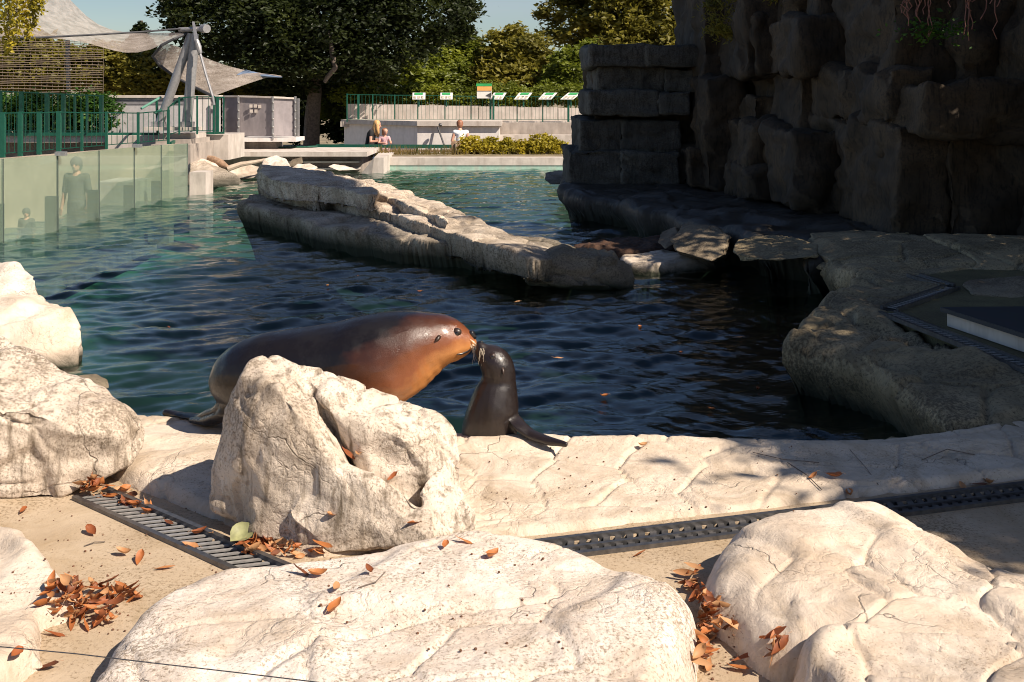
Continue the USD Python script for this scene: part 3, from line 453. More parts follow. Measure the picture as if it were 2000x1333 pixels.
# the window recess
a, b = P(1524, 210, 17.25), P(1562, 148, 17.25)
part(cl, 'window_recess', box(a[0] - 0.1, b[0] + 0.15, 17.5, 17.6, a[2] - 0.05, b[2] + 0.05), M['black'])
fr = cat([box(a[0] + 0.12, a[0] + 0.17, 17.35, 17.45, a[2], b[2]), box(b[0] - 0.03, b[0] + 0.04, 17.35, 17.45, a[2], b[2]), box(a[0] + 0.17, b[0] - 0.03, 17.35, 17.45, b[2] - 0.06, b[2]), box(a[0] + 0.17, b[0] - 0.03, 17.35, 17.45, a[2], a[2] + 0.06)])
wf = part(cl, 'window_frame', fr, plain('window_wood', (0.30, 0.24, 0.18), 0.6))
part(wf, 'pane', box(a[0] + 0.17, b[0] - 0.03, 17.40, 17.41, a[2] + 0.06, b[2] - 0.06), plain('dark_pane', (0.02, 0.02, 0.022), 0.1))
red = sphere(P(1555, 202, 17.32), 0.055, 2, (1, 1, 0.8)); solo('red_ball', red, plain('red_paint', (0.6, 0.03, 0.07), 0.5), 'small red round object behind the cliff window', 'ball', smooth=True)

# ---------------------------------------------------------------- foliage
def leaf_mat(name, cols, rough=0.5, trans=0.45):
    return material(name, {'g': ('geometry', {}), 'r': ('rgb_ramp', {'ramp': [(i / (len(cols) - 1), c) for i, c in enumerate(cols)]}), 'n': ('noise_texture', {'scale': 0.9, 'detail': 3.0}),
        'a': ('math', {'math_type': 'multiply_add', 'value2': 0.55}), 's': ('math', {'math_type': 'subtract', 'value2': 0.28}), 'p': ('principled_bsdf', {'roughness': rough, 'specular_ior_level': 0.4}), 't': ('translucent_bsdf', {}), 'm': ('mix_closure', {'fac': trans})},
        [('g.random_per_island', 'a.value1'), ('g.position', 'n.vector'), ('n.fac', 'a.value3'), ('a.value', 's.value1'), ('s.value', 'r.fac'), ('r.color', 'p.base_color'), ('r.color', 't.color'), ('p.BSDF', 'm.closure1'), ('t.BSDF', 'm.closure2')], 'm.closure')
def leaves(centres, size, seed, aspect=0.55, updown=0.35, out=None, droop=0.0):
    r = np.random.default_rng(seed); n = len(centres); d = r.normal(size=(n, 3)); d[:, 2] = d[:, 2] * updown - droop
    if out is not None: d += 0.6 * out
    d /= np.linalg.norm(d, axis=1)[:, None]; u = r.normal(size=(n, 3)); s = np.cross(d, u); s /= np.linalg.norm(s, axis=1)[:, None]; nn = np.cross(s, d)
    L = (size * r.uniform(0.65, 1.35, n))[:, None]; Wd = L * aspect * 0.5; c = np.asarray(centres)
    V = np.stack([c - d * L * 0.5, c + s * Wd + nn * L * 0.10, c + d * L * 0.5, c - s * Wd + nn * L * 0.10], 1).reshape(-1, 3)
    i = np.arange(n)[:, None] * 4; F = np.vstack([i + [0, 1, 2], i + [0, 2, 3]]); return trimesh.Trimesh(V, F, process=False)
def crown_pts(blobs, n, seed, clump=60, sig=0.16, inner=0.55):
    r = np.random.default_rng(seed); out, dirs = [], []; vol = np.array([np.prod(b[1]) ** (2 / 3) for b in blobs]); vol /= vol.sum()
    for (c, R), v in zip(blobs, vol):
        R = np.asarray(R, float); m = max(3, int(n * v / clump)); d = r.normal(size=(m, 3)); d /= np.linalg.norm(d, axis=1)[:, None]
        q = np.asarray(c) + d * R * (r.uniform(inner, 1.05, m) ** 0.7)[:, None]
        cs = r.uniform(0.6, 1.5, m)[:, None, None]; g = r.normal(size=(m, clump, 3)) * cs * sig * R.mean() * np.array([1, 1, 0.6])
        out.append((q[:, None] + g).reshape(-1, 3)); dirs.append(np.repeat(d, clump, 0))
    return np.vstack(out), np.vstack(dirs)
M['bark'] = plain('tree_bark', (0.13, 0.10, 0.08), 0.9, var=0.35, scale=14, bump=0.8)
M['leaf_dark'] = leaf_mat('dark_green_leaves', [(0.014, 0.022, 0.007), (0.035, 0.048, 0.010), (0.11, 0.12, 0.018), (0.32, 0.30, 0.04)])
M['leaf_mid'] = leaf_mat('green_leaves', [(0.08, 0.10, 0.012), (0.20, 0.23, 0.02), (0.36, 0.35, 0.03), (0.48, 0.40, 0.05)])
M['leaf_brown'] = leaf_mat('olive_brown_leaves', [(0.09, 0.085, 0.015), (0.23, 0.20, 0.026), (0.38, 0.30, 0.045), (0.48, 0.34, 0.065)])
M['leaf_yellow'] = leaf_mat('yellow_green_leaves', [(0.25, 0.22, 0.02), (0.50, 0.39, 0.03), (0.68, 0.48, 0.05), (0.70, 0.38, 0.06)])
M['leaf_ivy'] = leaf_mat('ivy_leaves', [(0.02, 0.07, 0.012), (0.08, 0.17, 0.018), (0.19, 0.28, 0.03), (0.34, 0.34, 0.05)])
def tree(name, label, catg, base, trunk, blobs, n, size, mat, seed, clump=60, sig=0.16, group=None, limbs=(), inner=0.55, aspect=0.55, cut=False):
    o = thing(name, label, catg, base, group); base = np.asarray(base, float)
    if trunk:
        top, r0 = np.asarray(trunk[0], float), trunk[1]; r = np.random.default_rng(seed)
        pts = [base + (top - base) * s + np.array([*r.normal(0, 0.04 * r0 * 4, 2), 0]) * (s > 0) for s in np.linspace(0, 1, 7)]
        q = [tube(pts, r0 * np.linspace(1.15, 0.5, 7), 12)]
        for b in blobs[:7]:
            c = np.asarray(b[0], float); q.append(tube([pts[4] + (c - pts[4]) * s + np.array([0, 0, -0.12 * np.linalg.norm(c - pts[4]) * s * (1 - s)]) for s in np.linspace(0, 1, 6)], r0 * np.linspace(0.4, 0.08, 6), 8))
        part(o, 'trunk', cat(q), M['bark'], True)
        for lb in limbs: part(o, 'limb', tube(lb[0], lb[1], 10), M['bark'], True)
    c, d = crown_pts(blobs, n, seed + 1, clump, sig, inner)
    if cut:                             # wind shorn underside
        nn = np.cross(np.array([0.19, -1.25, -0.5]), SUN); a0 = np.array([-1.47, 14, 0.8]); k = ((c - a0) @ nn) * ((np.array([-3, 16.5, 0.8]) - a0) @ nn) > 0; c, d = c[k], d[k]
    part(o, 'crown', leaves(c, size, seed + 2, out=d * 0.4, aspect=aspect), mat)
    return o
def pb(px, py, Y, rx, rz=None, ry=None):             # a crown lobe: centre in photo pixels at distance Y, radii in pixels
    rz = rz or rx; return (P(px, py, Y), (S(rx, Y), S(ry, Y) if ry else S(max(rx, rz), Y) * 0.8, S(rz, Y)))
Yt = 39.0
tree('large_tree', 'large dark leafy tree with bare trunk between the mesh barrier and the grey wall', 'tree', P(608, 295, Yt), (P(618, -60, Yt), 0.27),
     [pb(420, 40, 37, 95, 75), pb(520, 60, 36.5, 110, 95), pb(640, 50, 37, 120, 100), pb(740, 60, 37.5, 100, 90), pb(830, 20, 38, 90, 75), pb(500, -60, 38, 150, 100), pb(700, -80, 38, 180, 110), pb(560, 140, 39, 70, 55), pb(660, 150, 40, 70, 55), pb(360, 20, 37.5, 50, 42), pb(900, 30, 38.5, 36, 50)],
     85000, 0.18, M['leaf_dark'], 500, clump=70, limbs=[([P(640, 60, 36.4), P(647, 95, 36.3), P(651, 118, 36.3), P(655, 132, 36.2), P(640, 150, 36.4), P(634, 160, 36.5)], [0.07, 0.085, 0.09, 0.09, 0.08, 0.06])])
tree('tree', 'dark tree with yellowish clumps behind the stepped rock', 'tree', P(1180, 250, 50), (P(1190, 0, 50), 0.3), [pb(1130, 40, 48, 75, 60), pb(1210, 20, 47, 90, 70), pb(1300, 30, 47, 90, 65), pb(1370, 60, 48, 60, 50), pb(1250, 85, 46, 80, 45), pb(1340, 100, 46, 60, 35), pb(1230, -50, 48, 120, 60)], 30000, 0.26, M['leaf_brown'], 510)
tree('tree', 'olive round tree left of the dark tree, behind the green signs', 'tree', P(1010, 250, 45), (P(1010, 120, 45), 0.2), [pb(1005, 110, 43, 62, 55), pb(960, 140, 42.5, 45, 40), pb(1050, 145, 42.5, 45, 42), pb(1000, 160, 42, 60, 30)], 20000, 0.22, M['leaf_brown'], 520)
tree('tree', 'bright green tree standing between the large dark tree and the olive tree', 'tree', P(880, 250, 46), (P(880, 120, 46), 0.18), [pb(880, 105, 44, 60, 42), pb(830, 140, 43, 50, 42), pb(905, 150, 43, 55, 38), pb(860, 165, 42, 60, 28)], 20000, 0.2, M['leaf_mid'], 530)
tree('bush', 'light green bush left of the rock steps behind the last two signs', 'bush', P(1120, 240, 42), None, [pb(1120, 145, 41, 50, 52), pb(1150, 110, 42, 30, 30), pb(1085, 165, 41, 30, 30)], 12000, 0.2, M['leaf_mid'], 540)
tree('bush', 'leafy bush beside the trunk of the large dark tree', 'bush', P(720, 240, 43), None, [pb(700, 150, 41, 60, 50), pb(770, 150, 41.5, 60, 45), pb(650, 190, 42, 40, 40), pb(680, 215, 42, 30, 40)], 14000, 0.2, M['leaf_mid'], 550)
tree('bush', 'dark understorey bushes around the foot of the large dark tree', 'bush', P(600, 260, 44), None, [pb(x, 225 + 8 * math.sin(x), 44, 40, 45) for x in range(440, 720, 40)], 16000, 0.22, M['leaf_dark'], 556)
tree('bush', 'far green thicket behind the grey wall at left', 'bush', P(300, 260, 46), None, [pb(x, 185, 46, 45, 40) for x in range(180, 460, 45)], 12000, 0.22, M['leaf_mid'], 557)
hd = thing('hedge', 'clipped green hedge along the top of the grey retaining wall', 'hedge', P(900, 215, 39))
hb = [pb(x, 186 + 4 * math.sin(x), 39, 40, 20) for x in range(690, 1170, 42)]; c, d = crown_pts(hb, 22000, 561, 40, 0.2); part(hd, 'foliage', leaves(c, 0.12, 562, out=d * 0.4), M['leaf_mid'])
# left background
tree('tree', 'brown green tree behind the net at far left', 'tree', P(60, 260, 40), (P(60, 100, 40), 0.2), [pb(40, 120, 38, 80, 60), pb(130, 130, 38, 70, 50), pb(-40, 110, 38, 80, 60)], 16000, 0.22, M['leaf_brown'], 570)
tree('tree', 'mottled green tree behind the sail mast', 'tree', P(250, 260, 40), (P(250, 100, 40), 0.2), [pb(220, 130, 38, 60, 45), pb(290, 145, 38, 60, 45), pb(360, 155, 39, 55, 35), pb(430, 165, 40, 50, 30), pb(510, 170, 40, 50, 30)], 20000, 0.2, M['leaf_brown'], 580)
tree('conifer', 'small pointed conifer above the sail rope', 'tree', P(275, 200, 48), (P(275, 40, 48), 0.12), [pb(275, 60, 47, 15, 16), pb(275, 85, 47, 24, 20), pb(275, 115, 47, 34, 25)], 5000, 0.2, M['leaf_dark'], 590, clump=30)
hw = thing('willow_branch', 'yellow green drooping twigs hanging into the top left corner', 'branch', P(20, -40, 12))
pts = []; tw = []; r = np.random.default_rng(600)
for px, L in ((2, 60), (12, 95), (22, 88), (30, 60), (45, 45), (58, 70), (66, 50), (75, 20)):
    q = [P(px + 4 * math.sin(s * 3 + px), -80 + (L + 80) * s, 12 + 0.3 * math.sin(px)) for s in np.linspace(0, 1, 16)]; tw.append(tube(q, 0.006, 5))
    for c in q[4:]: pts += [c + r.normal(0, 0.035, 3) for _ in range(14)]
part(hw, 'twigs', cat(tw), M['bark']); part(hw, 'foliage', leaves(np.array(pts), 0.06, 601, droop=0.7), M['leaf_yellow'])
iv = thing('ivy_hedge', 'bright green ivy behind the tall green fence at left', 'hedge', P(100, 265, 28.5))
c, d = crown_pts([pb(x, 225, 28.6, 36, 42) for x in range(-40, 190, 38)], 14000, 611, 40, 0.2); part(iv, 'foliage', leaves(c, 0.11, 612, out=d * 0.4), M['leaf_ivy'])
# planted border behind the far rim
for i, (px, py, rx, rz) in enumerate(((920, 284, 22, 18), (955, 287, 22, 16), (990, 288, 20, 15), (1022, 290, 18, 13), (1060, 281, 26, 19), (1090, 288, 16, 14))):
    tree('shrub', ['yellow leaved shrub right beside the man in white', 'yellow green shrub second from the man in white', 'low yellow green shrub third from the man in white', 'lowest reddish yellow shrub in the middle of the border', 'tallest yellow shrub of the border near its right end', 'last small yellow shrub before the stepped rock'][i], 'shrub', P(px, 305, 31), None, [pb(px, py, 31, rx, rz), pb(px - rx * 0.5, py + 6, 30.8, rx * 0.6, rz * 0.7)], 1800, 0.10, M['leaf_yellow'], 620 + 3 * i, clump=25, sig=0.22)
r = np.random.default_rng(640); q = []
for k in range(900):
    px = r.uniform(700, 900) if k < 600 else r.uniform(880, 1110); b = P(px, 307 - r.uniform(0, 6), 30.4 + r.uniform(0, 0.8)); t = b + np.array([r.normal(0, 0.10), r.normal(0, 0.1), r.uniform(0.12, 0.34) * (1 if k < 600 else 0.6)]); s = np.array([0.010, 0, 0]); q.append(trimesh.Trimesh([b - s, b + s, t], [[0, 1, 2]], process=False))
M['dry_grass'] = leaf_mat('dry_grass_blades', [(0.10, 0.09, 0.02), (0.22, 0.16, 0.05), (0.34, 0.22, 0.09), (0.16, 0.17, 0.03)])
tag(solo('border_grass', cat(q), M['dry_grass'], 'dry grass tufts along the far rim of the pool', 'grass', kind='stuff'))

# ---------------------------------------------------------------- far side: rim, walls, fences, signs
rim = thing('pool_rim', 'pale far rim of the pool with a turquoise painted waterline', 'pool rim', P(920, 333, 29.4))
x0, x1 = P(737, 0, 29.4)[0], P(1180, 0, 29.4)[0]
part(rim, 'coping', box(x0, x1 + 1, 29.6, 31.6, 0.13, 0.34), M['concrete']); part(rim, 'painted_face', box(x0, x1 + 1, 29.62, 31.5, -1.2, 0.13), plain('turquoise_pool_paint', (0.30, 0.44, 0.36), 0.5, dirt=(0.42, 0.40, 0.33)))
part(rim, 'planting_bed', box(x0, x1 + 1, 30.1, 31.5, 0.34, 0.37), M['ground'])
ss = thing('sill_wall', 'long pale sill wall with dark recess below at the far left bank', 'wall', P(550, 310, 28.5))
xa, xb = P(365, 0, 28.4)[0], P(740, 0, 28.4)[0]
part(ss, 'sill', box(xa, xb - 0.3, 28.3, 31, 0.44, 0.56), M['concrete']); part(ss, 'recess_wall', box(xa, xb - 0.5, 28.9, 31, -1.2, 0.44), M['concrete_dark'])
part(ss, 'end_block', hull([(xb - 0.3, 28.2, -1), (xb + 0.15, 28.2, -1), (xb + 0.15, 28.2, 0.42), (xb - 0.1, 28.2, 0.42), (xb - 0.3, 31, -1), (xb + 0.15, 31, -1), (xb + 0.15, 31, 0.42), (xb - 0.3, 31, 0.42), (xb - 0.45, 28.3, 0)]), M['concrete'])
for z in (0.08, 0.26): part(ss, 'step_edge', box(xb - 2.6, xb - 0.55, 28.55, 28.9, z, z + 0.04), M['concrete'])
wb = thing('white_block', 'low white painted building block with a dark band behind the people', 'block', P(815, 300, 34))
C0, C1, C2 = P(815, 0, 34)[:2], P(672, 0, 36.6)[:2], P(975, 0, 34)[:2]
def wallslab(a, b, dep, z0, z1):
    a, b = np.array(a), np.array(b); d = (b - a) / np.linalg.norm(b - a); n = np.array([-d[1], d[0]]) * dep; q = trimesh.creation.extrude_polygon(sg.Polygon([a, b, b + n, a + n]), z1 - z0, engine='earcut'); q.apply_translation((0, 0, z0)); return q
def topz(py, Y): return CH - (py - HZ) / FP * Y
zt = topz(246, 34)
part(wb, 'lit_face', wallslab(C0, C2, 1.6, -0.1, zt), M['white_wall']); part(wb, 'side_face', wallslab(C1, C0, 1.4, -0.1, zt), M['white_wall'])
cop = trimesh.creation.extrude_polygon(sg.Polygon([C1 + [-0.1, -0.05], C0 + [0.0, -0.12], C2 + [0.08, -0.12], C2 + [0.08, 2.4], C1 + [0, 1.0]]), 0.15, engine='earcut'); cop.apply_translation((0, 0, zt + 0.003)); part(wb, 'coping', cop, M['concrete'])
part(wb, 'brace', rod(P(855, 248, 33.9), P(868, 285, 33.6), 0.03), M['dark_metal']); part(wb, 'lamp', sphere(P(860, 244, 33.7), 0.06), M['dark_metal'])
w2 = thing('lower_wall', 'weathered lower retaining wall right of the white block', 'wall', P(1060, 265, 36)); a, b = P(975, 0, 35.6), P(1200, 0, 35.6)
part(w2, 'wall_face', box(a[0], b[0], 35.6, 36.4, -0.1, topz(240, 35.6)), M['concrete_dark']); part(w2, 'ledge', box(a[0], b[0], 35.0, 35.58, 0.3, topz(263, 35.4)), M['concrete'])
w3 = thing('retaining_wall', 'upper grey retaining wall of large concrete panels below the hedge', 'wall', P(920, 236, 37.5))
xs_ = [676, 735, 816, 869, 934, 1010, 1090, 1180]
for a, b in zip(xs_[:-1], xs_[1:]): part(w3, 'panel', box(S(a - 1000, 37.4) + 0.01, S(b - 1000, 37.4) - 0.01, 37.4 + 0.004 * (a % 5), 37.8, 0.9, topz(203 + (a - 676) * 0.02, 37.4)), M['concrete'])
part(w3, 'top_slab', box(S(-330, 37) , S(200, 37), 36.4, 37.39, 1.0, topz(237, 36.5)), M['concrete'])
def railing(name, label, posts, Y, top, bot, pitch, post_w, bar_w, group=None, bold=()):
    """posts: photo columns; top and bot: photo rows at each post."""
    Y = np.broadcast_to(Y, len(posts)); Tp = [P(a, t, y) for a, t, y in zip(posts, np.broadcast_to(top, len(posts)), Y)]; Bt = [P(a, t, y) for a, t, y in zip(posts, np.broadcast_to(bot, len(posts)), Y)]
    o = thing(name, label, 'railing', (Bt[0] + Bt[-1]) / 2, group)
    for i, (t, b) in enumerate(zip(Tp, Bt)): part(o, 'post', bar(b, t + [0, 0, 0.02], post_w * (1.8 if i in bold else 1)), M['green'])
    for t0, t1, b0, b1 in zip(Tp[:-1], Tp[1:], Bt[:-1], Bt[1:]):
        part(o, 'top_rail', bar(t0, t1, bar_w * 2.2), M['green']); u = np.array([0, 0, 0.08]); part(o, 'bottom_rail', bar(b0 + u, b1 + u, bar_w * 1.6), M['green'])
        n = max(2, int(np.linalg.norm(t1 - t0) / pitch))
        for k in range(1, n): s = k / n; part(o, 'baluster', bar(b0 + (b1 - b0) * s + u, t0 + (t1 - t0) * s, bar_w), M['green'])
    return o
railing('railing', 'green railing along the white block below the row of signs', [678, 700, 728, 771, 816, 869, 920, 958, 1010, 1060, 1110, 1165], 36.2, [184, 185, 185, 186, 186, 187, 188, 188, 188, 189, 189, 190], [238] * 12, 0.115, 0.04, 0.010, bold=(1, 7, 10))
M['sign_white'] = plain('sign_white', (0.68, 0.66, 0.62), 0.5, var=0.04); M['sign_green'] = plain('sign_green', (0.03, 0.32, 0.09), 0.5, var=0.1); M['sign_orange'] = plain('sign_orange', (0.72, 0.36, 0.10), 0.5); M['sign_pic'] = plain('sign_picture', (0.42, 0.36, 0.28), 0.5, var=0.7, scale=9)
for i, (px, w, lean) in enumerate(((818, 25, 0), (872, 24, 0), (973, 25, 4), (1022, 26, 5), (1070, 26, 6), (1115, 26, 8))):
    Y = 36.0; b = P(px, 194, Y); o = thing('info_sign', ['leftmost low information sign on the green railing', 'second low information sign from the left, near the yellow-topped shrub view', 'low information sign just right of the tall orange sign', 'low information sign in the middle of the right hand four', 'leaning low information sign, second from the rock steps', 'most slanted information sign, nearest the rock steps'][i], 'sign', b)
    if i == 1: tag(o, 'second low information sign from the left, between the first and the tall orange one')
    W, H = S(w, Y) / 2, S(13, Y); sh = S(lean, Y)
    def tilt(x0, x1, v0, v1, off): return hull([(b[0] + x + sh * (2 * v - 1) , b[1] + 0.10 * v - off - e, b[2] + H * v) for x in (x0, x1) for v in (v0, v1) for e in (0, 0.012)])
    bd = part(o, 'board', tilt(-W, W, 0, 1, 0), M['sign_white']); part(bd, 'header', tilt(-W * 0.7, W * 0.62, 0.70, 0.98, 0.016), M['sign_green'])
    for k in range(3): part(bd, 'picture', tilt(-W * 0.8 + k * W * 0.58, -W * 0.8 + k * W * 0.58 + W * 0.4, 0.18, 0.5, 0.016), M['sign_pic'])
    part(o, 'post', rod(b + [0, 0.05, -0.25], b + [0, 0.05, 0.02], 0.02), M['green'])
b = P(946, 192, 35.9); o = thing('info_sign', 'tall information sign with green header and orange band', 'sign', b); W, H = S(14.5, 35.9), S(27, 35.9)
bd = part(o, 'board', box(b[0] - W, b[0] + W, 35.9, 35.93, b[2], b[2] + H), M['sign_white']); part(bd, 'header', box(b[0] - W - 0.03, b[0] + W, 35.88, 35.897, b[2] + H * 0.88, b[2] + H * 1.07), M['sign_green']); part(bd, 'orange_band', box(b[0] - W * 0.98, b[0] + W * 0.98, 35.88, 35.897, b[2] + H * 0.55, b[2] + H * 0.86), M['sign_orange'])
part(bd, 'picture', hull([(b[0] + 0.05, 35.885, b[2] + 0.1), (b[0] + W * 0.95, 35.885, b[2] + 0.2), (b[0] + W * 0.9, 35.885, b[2] + 0.02), (b[0] + 0.05, 35.897, b[2] + 0.1), (b[0] + W * 0.95, 35.897, b[2] + 0.2), (b[0] + W * 0.9, 35.897, b[2] + 0.02)]), M['dark_metal']); part(o, 'post', rod(b + [0.3, 0.05, -0.8], b + [0.3, 0.05, 0.1], 0.035), M['green'])
gr = thing('handrail', 'thick green handrail in front of the seated people', 'handrail', P(740, 287, 31.7))
part(gr, 'top_rail', bar(P(618, 285, 31.7), P(882, 286, 31.7), 0.06, 0.10), M['green'])
for px in (620, 780, 815, 862): part(gr, 'post', bar(P(px, 287, 31.7), P(px, 304, 31.7), 0.05), M['green'])
gr = thing('handrail', 'thin green handrail sloping down left under the mesh barrier', 'handrail', P(560, 292, 30.6))
pth = [P(480, 300, 30.6), P(498, 289, 30.6), P(600, 287, 30.6), P(620, 286, 30.7)]
for a, b in zip(pth[:-1], pth[1:]): part(gr, 'top_rail', rod(a, b, 0.028), M['green'])
for px in (499, 600): part(gr, 'post', bar(P(px, 289, 30.6), P(px, 304, 30.6), 0.045), M['green'])
nb = thing('notice_board', 'small brown board on a post beside the man in white', 'board', P(890, 300, 31.9)); q = hull([P(876, 297, 31.9), P(882, 276, 31.9), P(903, 275, 31.9), P(897, 297, 31.9), P(876, 297, 31.95), P(882, 276, 31.95), P(903, 275, 31.95), P(897, 297, 31.95)])
M['wood'] = plain('weathered_wood', (0.30, 0.19, 0.12), 0.8, var=0.3, scale=12); part(nb, 'board', q, M['wood']); part(nb, 'post', bar(P(891, 310, 31.86), P(891, 278, 31.86), 0.035), plain('light_wood', (0.5, 0.40, 0.28), 0.8))

# ---------------------------------------------------------------- left bank: glass barrier, walls, railings
M['glass'] = material('green_glass', {'t': ('transparent_bsdf', {'color': (0.86, 0.93, 0.87)}), 's': ('glossy_bsdf', {'color': (0.9, 1.0, 0.95), 'roughness': 0.03}), 'd': ('diffuse_bsdf', {'color': (0.30, 0.36, 0.29)}), 'lw': ('layer_weight', {'blend': 0.5}), 'pw': ('math', {'math_type': 'power', 'value2': 5.0}), 'f': ('math', {'math_type': 'multiply_add', 'value2': 0.70, 'value3': 0.04}), 'm': ('mix_closure', {}), 'm2': ('mix_closure', {'fac': 0.26})},
    [('lw.facing', 'pw.value1'), ('pw.value', 'f.value1'), ('f.value', 'm.fac'), ('t.BSDF', 'm2.closure1'), ('d.BSDF', 'm2.closure2'), ('m2.closure', 'm.closure1'), ('s.BSDF', 'm.closure2')], 'm.closure')
M['bracket'] = plain('dark_bracket', (0.035, 0.05, 0.05), 0.5)
GP = [(-98, 498), (5, 469), (112, 449), (193, 426), (262, 408), (315, 395), (366, 382)]; GB = [PZ(a, b, 0) for a, b in GP]; GZ = [1.2, 1.14, 1.13, 1.12, 1.11, 1.09, 1.06]
gl = thing('glass_barrier', 'curved green glass barrier of upright panes standing in the pool at left', 'glass barrier', GB[2])
for i in range(6):
    a, b = GB[i], GB[i + 1]; d = (b - a) / np.linalg.norm(b - a); n = np.array([-d[1], d[0], 0]) * 0.011; a2, b2 = a + d * 0.012, b - d * 0.012
    part(gl, 'pane', hull([p + s * n + [0, 0, z] for p, zz in ((a2, GZ[i]), (b2, GZ[i + 1])) for s in (-1, 1) for z in (-0.5, zz)]), M['glass'])
for i in range(1, 7): part(gl, 'seam', bar(GB[i] + [0, 0, -0.3], GB[i] + [0, 0, GZ[i]], 0.022), M['bracket'])
for i in range(1, 6):
    c = GB[i] + [-0.11, 0.02, 0]; part(gl, 'bracket', box(c[0] - 0.09, c[0] + 0.08, c[1], c[1] + 0.10, -0.5, [0, 0.50, 0.50, 0.46, 0.42, 0.40][i]), M['bracket'])
part(gl, 'clip', box(GB[2][0] - 0.02, GB[2][0] + 0.13, GB[2][1] - 0.05, GB[2][1] + 0.05, GZ[2] - 0.01, GZ[2] + 0.05), M['steel'])
part(gl, 'clip', box(GB[4][0] - 0.02, GB[4][0] + 0.13, GB[4][1] - 0.05, GB[4][1] + 0.05, GZ[4] - 0.01, GZ[4] + 0.05), M['steel'])
vw = thing('viewing_wall', 'pale concrete wall behind the glass barrier', 'wall', P(120, 400, 21.4)); zA = lambda px: CH - ((308 - (px / 270) * 22) - HZ) / FP * 21.2
q = hull([(S(px - 1000, 21.2), y, z) for px in (-150, 330) for y in (21.2, 21.5) for z in (-0.9, zA(px) - 0.01)]); part(vw, 'wall_face', q, plain('beige_concrete', (0.50, 0.42, 0.32), 0.85, var=0.1, scale=2.0, dirt=(0.36, 0.30, 0.22)))
part(vw, 'side_ledge', box(-7.75, -7.05, 20.0, 21.19, -0.9, 0.42), M['concrete']); solo('viewing_floor', box(-12.4, -7.0, 8, 21.2, -1.0, -0.8), M['concrete_dark'], 'sunken floor behind the glass barrier', kind='structure')
pp = [6, 40, 77, 115, 160, 208, 270, 329]
railing('railing', 'low green railing with bold posts on the wall above the glass barrier', pp, 21.25, [221, 220, 220, 219, 220, 220, 221, 216], [308 - p / 270 * 22 for p in pp], 0.092, 0.045, 0.010, bold=(0, 1, 2, 3))
tf = [-30, 2, 42, 92, 124, 146, 170, 198]
railing('fence', 'tall green fence in front of the ivy at far left', tf, 26.4, [177, 178, 180, 182, 184, 185, 186, 187], [262] * 8, 0.12, 0.05, 0.014, bold=(2, 3, 4, 7))
ker = thing('kerb_wall', 'pale kerb wall with dark gap below the tall green fence', 'wall', P(100, 285, 26)); a, b = P(-120, 0, 25.8), P(212, 0, 25.8)
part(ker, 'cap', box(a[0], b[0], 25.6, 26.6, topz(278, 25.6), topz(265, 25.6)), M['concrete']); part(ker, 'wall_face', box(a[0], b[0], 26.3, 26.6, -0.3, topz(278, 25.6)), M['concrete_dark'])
part(ker, 'green_beam', bar(P(-60, 262, 25.55), P(312, 262, 25.55), 0.06, 0.075), M['green'])
a, b = P(208, 295, 25.4), P(312, 264, 25.4); part(ker, 'end_block', box(a[0], b[0], 25.4, 26.4, -0.2, b[2]), M['concrete'])
gw = thing('grey_wall', 'long pale grey wall with dark stripe behind the sail mast', 'wall', P(310, 262, 29)); a, b = P(196, 0, 29), P(425, 0, 29); zt = topz(187, 29)
part(gw, 'wall_face', box(a[0], b[0], 29, 29.3, 0, zt - 0.06), plain('grey_render', (0.42, 0.40, 0.40), 0.8, dirt=(0.34, 0.32, 0.32))); part(gw, 'cap', box(a[0] - 0.05, b[0] + 0.05, 28.93, 29.35, zt - 0.057, zt + 0.02), M['concrete']); part(gw, 'stripe', box(a[0], b[0], 28.985, 28.998, topz(204, 29), topz(196, 29)), plain('stripe_grey', (0.20, 0.19, 0.20), 0.7))
c = P(395, 0, 28.9); part(gw, 'white_panel', box(c[0] - 0.28, c[0] + 0.2, 28.95, 28.982, 1.05, topz(192, 28.9)), M['white_wall'])
sp = thing('steps', 'short flight of dark steps with concrete sides below the mast', 'steps', P(335, 280, 25))
for k, (p0, t0) in enumerate(((295, 282), (304, 272), (310, 261))): a, b = P(p0, 300, 24.6 + 0.3 * k), P(372, t0, 24.6 + 0.3 * k); part(sp, 'tread', box(a[0], b[0], 24.6 + 0.3 * k, 26.5, 0.2, b[2]), M['concrete_dark'] if k < 2 else M['concrete'])
cb = thing('concrete_block', 'pale concrete block at the end of the glass barrier', 'block', P(405, 300, 24)); a, b = P(366, 303, 26.6), P(446, 263, 26.6)
part(cb, 'body', hull([(x, y, z) for x in (a[0], b[0]) for y in (26.6, 28.2) for z in (0.45, b[2])]), M['concrete']); part(cb, 'foot', box(GB[6][0] + 0.02, P(403, 0, 22)[0], 21.95, 22.5, -0.8, topz(336, 22)), M['concrete'])
part(cb, 'green_rail', bar(P(366, 262, 26.55) + [0.1, 0, 0.02], P(438, 261, 26.55) + [0, 0, 0.02], 0.06, 0.05), M['green']); part(cb, 'sloping_rail', bar(P(333, 280, 24.5), P(368, 262, 26.5), 0.05, 0.06), M['green'])
mt = thing('sail_mast', 'grey steel two legged mast holding the shade sail', 'mast', P(340, 248, 25.2))
for tpx, b_px, w in ((373, 311, 0.105), (380, 365, 0.115)): part(mt, 'leg', tube([P(b_px, 243, 25.2), P(b_px + (tpx - b_px) * 0.85, 243 + (72 - 243) * 0.85, 25.2), P(tpx, 66, 25.2)], [w, w, w * 0.85], 16), M['steel'], 35)
